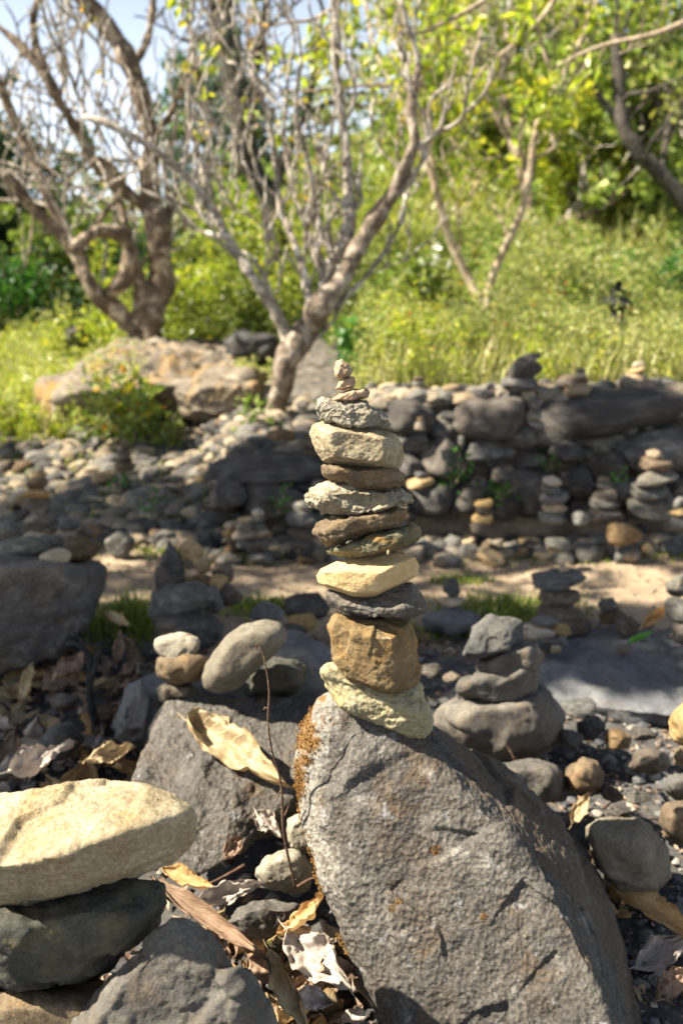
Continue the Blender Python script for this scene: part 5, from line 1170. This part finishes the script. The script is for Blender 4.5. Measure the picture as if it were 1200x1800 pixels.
# forest: crowns of leaf clumps round real trunks; four crown meshes shared by all
def crown_mesh(name, n_cl, per, mat, seed, leaf=.16):
    g = np.random.default_rng(seed); d = g.normal(size=(n_cl, 3)); d /= np.linalg.norm(d, axis=1)[:, None]
    r = g.uniform(.3, 1, n_cl) ** .5; C = d * r[:, None] * (1 + .25 * g.normal(size=(n_cl, 1))); C[:, 2] = C[:, 2] * 1.1
    P = clumps(C, .17, per, seed)
    V, Fc, a = leaves(P, leaf / 2.4, seed, aspect=.55, flat=.2)
    return mesh_np(name, V, Fc, M[mat], smooth=False, attr=a)
CR = [crown_mesh('crown', 170, 42, 'leaf_forest', 1, .22), crown_mesh('crown', 150, 42, 'leaf_mid', 2, .22), crown_mesh('crown', 220, 42, 'leaf_dark', 3, .2), crown_mesh('crown', 90, 40, 'leaf_forest', 4, .2), crown_mesh('crown', 150, 42, 'leaf_bright', 6, .22)]
def limbs_mesh(seed):
    a = Acc(); g = np.random.default_rng(seed)
    for k in range(7):
        d = g.normal(size=3); d[2] = abs(d[2]) + .3; d /= np.linalg.norm(d)
        C = crom([np.array((0, 0, -.9)), np.array((0, 0, -.5)) + d * .2, d * .45, d * .95 + g.normal(size=3) * .06], 4); V, Fq, cp_ = tube(C, np.linspace(.045, .012, len(C)), 6, .2, k); a.add(V, Fq, cp_)
    return a.mesh('limbs', M['bark_dark'])
LM = [limbs_mesh(1), limbs_mesh(2)]
def forest_tree(px, py, Y, rp, kind, label, group=None, sz=1.15):
    c = at(px, py, Y); r = rp * pxm(Y); x, y = c[0], c[1]; zb = tz(x, y) - .3
    root = empty('tree', (x, y, zb), label, 'tree', group); h = c[2] - zb
    P = [np.array((0, 0, 0)), np.array((rng.normal() * .15, rng.normal() * .15, h * .5)), np.array((0, 0, h))]
    Cc = crom(P, 6); V, Fq, cp_ = tube(Cc, np.linspace(max(.09, r * .06), max(.05, r * .03), len(Cc)), 8, .2, int(px)); a = Acc(); a.add(V, Fq, cp_)
    obj('trunk', a.mesh('trunk', M['bark_dark']), parent=root)
    obj('limbs', LM[int(px) % 2], (0, 0, h), root, (0, 0, U(0, 6)), (r * .8, r * .8, r * .9))
    o = obj('crown', CR[kind], (0, 0, h), root, (U(-.2, .2), U(-.2, .2), U(0, 6.28)), (r, r, r * sz)); o['kind'] = 'stuff'
FT = [(1130,430,13.5,85,4,'low sunny yellow-green tree beside the dark slanting trunk'),
 (830,400,20,80,0,'small sunny tree behind the left stem of the slim tree'),
 (1020,330,14,110,4,'sunny yellow-green tree above the brown branch'),
 (760,330,20,130,3,'loose grey-green forest tree seen above the fork of the slim tree'),
 (860,240,17,170,1,'light green forest tree behind the two slim stems'),
 (1000,250,16,170,0,'bright leafy forest tree between the slim tree and the dark slanting trunk'),
 (1130,130,13,190,0,'large leafy tree filling the upper right corner'),
 (1180,330,15,150,4,'green tree behind the dark slanting trunk'),
 (960,60,19,190,3,'tall loose tree rising above the slim tree'),
 (1060,400,18,110,0,'low round tree on the hillside left of the dark slanting trunk'),
 (900,400,21,110,4,'yellow-green low tree on the hillside behind the brown branch'),
 (820,90,24,150,0,'far green tree at the top behind the bright leaves'),
 (700,390,24,60,2,'small dark blue-green tree in the gap under the leaning limb'),
 (380,240,26,100,2,'dark bluish far tree behind the middle bare tree'),
 (560,330,26,120,3,'loose far tree seen through the middle bare branches'),
 (440,430,16,110,1,'rounded green tree low behind the middle bare tree'),
 (340,440,15,90,0,'rounded light tree between the two bare trees'),
 (30,430,17,150,2,'dark shade-coloured tree at the left edge behind the gnarled tree'),
 (-60,330,16,120,2,'dark shade-coloured tree partly outside the left edge'),
 (110,480,14,95,1,'green tree low behind the gnarled tree limbs'),
 (-20,560,13,90,2,'low dark tree at the left edge above the sunny weeds'),
 (1240,250,14,160,0,'leafy tree partly outside the right edge'),
 (200,420,20,90,3,'loose far tree behind the gnarled trunk'),
 (640,440,20,70,4,'sunny yellow-green low tree behind the leaning limb')]
for a in FT: forest_tree(*a)

# leafy boughs hanging in from the top: bright clusters on real twigs
def bough(name, label, pts, Y, r0, r1, mat, per, rad_, size, seed, bark='bark_sap', every=3, ln=.35, up=.0):
    return traced_tree(name, label, [(pts, Y, r0, r1)], bark, (every, ln, 1, up, .6, .004), 'branch', (mat, per, rad_, size, .95), seed, 6, .1)
bough('leafy_bough', 'bright yellow-green bough hanging in from the top centre', [(640,-80),(620,-20),(560,30),(500,40),(460,50)], 6.4, .02, .006, 'leaf_bright', 9, .12, .10, 61)
bough('leafy_bough', 'bright bough reaching left below the top centre one', [(690,150),(640,150),(560,160),(500,160),(450,175)], 6.6, .015, .005, 'leaf_bright', 8, .09, .085, 62)
bough('leafy_bough', 'leafy bough across the top right of centre', [(900,-60),(850,0),(780,40),(720,60),(650,40)], 6.0, .022, .006, 'leaf_bright', 10, .16, .12, 63)
bough('leafy_bough', 'sunlit bough in the upper right', [(1250,20),(1150,60),(1060,80),(990,110),(930,150)], 6.5, .025, .006, 'leaf_bright', 10, .16, .12, 64)
bough('leafy_bough', 'bough with hanging yellow leaves at the top right', [(1000,-60),(960,20),(900,80),(850,120),(810,180)], 6.8, .022, .006, 'leaf_bright', 10, .15, .11, 65)
# unseen tree added left of the frame, crown shaped to shade path and wall
stree = empty('unseen_shade_tree', (-6.2, 1.0, -.1), 'unseen leafy tree added beyond the left edge, crown shaped to shade path and wall', 'tree')
sb = np.array(stree.location)
a = Acc(); C = crom([np.array((0, 0, 0)), np.array((.2, .1, 2.2)), np.array((.4, .2, 4.2)), np.array((.2, .4, 6.2))], 6); V, Fq, cp_ = tube(C, np.linspace(.32, .14, len(C)), 12, .2, 3); a.add(V, Fq, cp_)
obj('trunk', a.mesh('trunk', M['bark_brown']), parent=stree)
g = np.random.default_rng(99); n_ = 6600
gx = g.uniform(-3.6, 3.6, n_); gy = g.uniform(1.75, 5.9, n_)
den = vnoise(np.stack([gx * 1.5, gy * 1.5, 0 * gx], 1), 12)
lim = np.interp(gx, [-3.6, -.9, -.35, 0, .3, .8, 3.6], [1.45, 1.6, 2.15, 2.35, 2.5, 2.35, 1.8])
keep = (gy > lim) & (den > np.where(gy > 3.95, -.10, -.5)) & (gy < np.interp(gx, [-1.2, -.3, .2, 1], [5.9, 5.3, 4.8, 4.7]))
keep &= ~((np.abs(gy - 3.6) < .42) & (g.random(n_) < .68 + .22 * (gx > .3)))
keep &= ~((np.abs(gx + .42) < .2) & (np.abs(gy - 3.45) < .10))      # crown leaves left out so a sun fleck reaches the path
gx, gy = gx[keep], gy[keep]; tt = g.uniform(6.3, 9.5, len(gx))
Cc = np.stack([gx, gy, np.full(len(gx), .25)], 1) + SUN[None] * tt[:, None]  # leaves set up the sun ray from the spots meant to be shaded
Cl = clumps(Cc, .16, 9, 98)
leaf_obj('crown', Cl, .13, 'leaf_mid', 97, stree, tuple(sb))['kind'] = 'stuff'
a = Acc()
for k in range(14):
    e = Cc[g.integers(len(Cc))] - sb; V, Fq, cp_ = tube(crom([np.array((.3, .2, U(2.6, 5.5))), e * .5 + np.array((0, 0, 1.6)), e], 6), np.linspace(.08, .02, 13), 7, .2, k); a.add(V, Fq, cp_)
obj('limbs', a.mesh('limbs', M['bark_brown']), parent=stree)
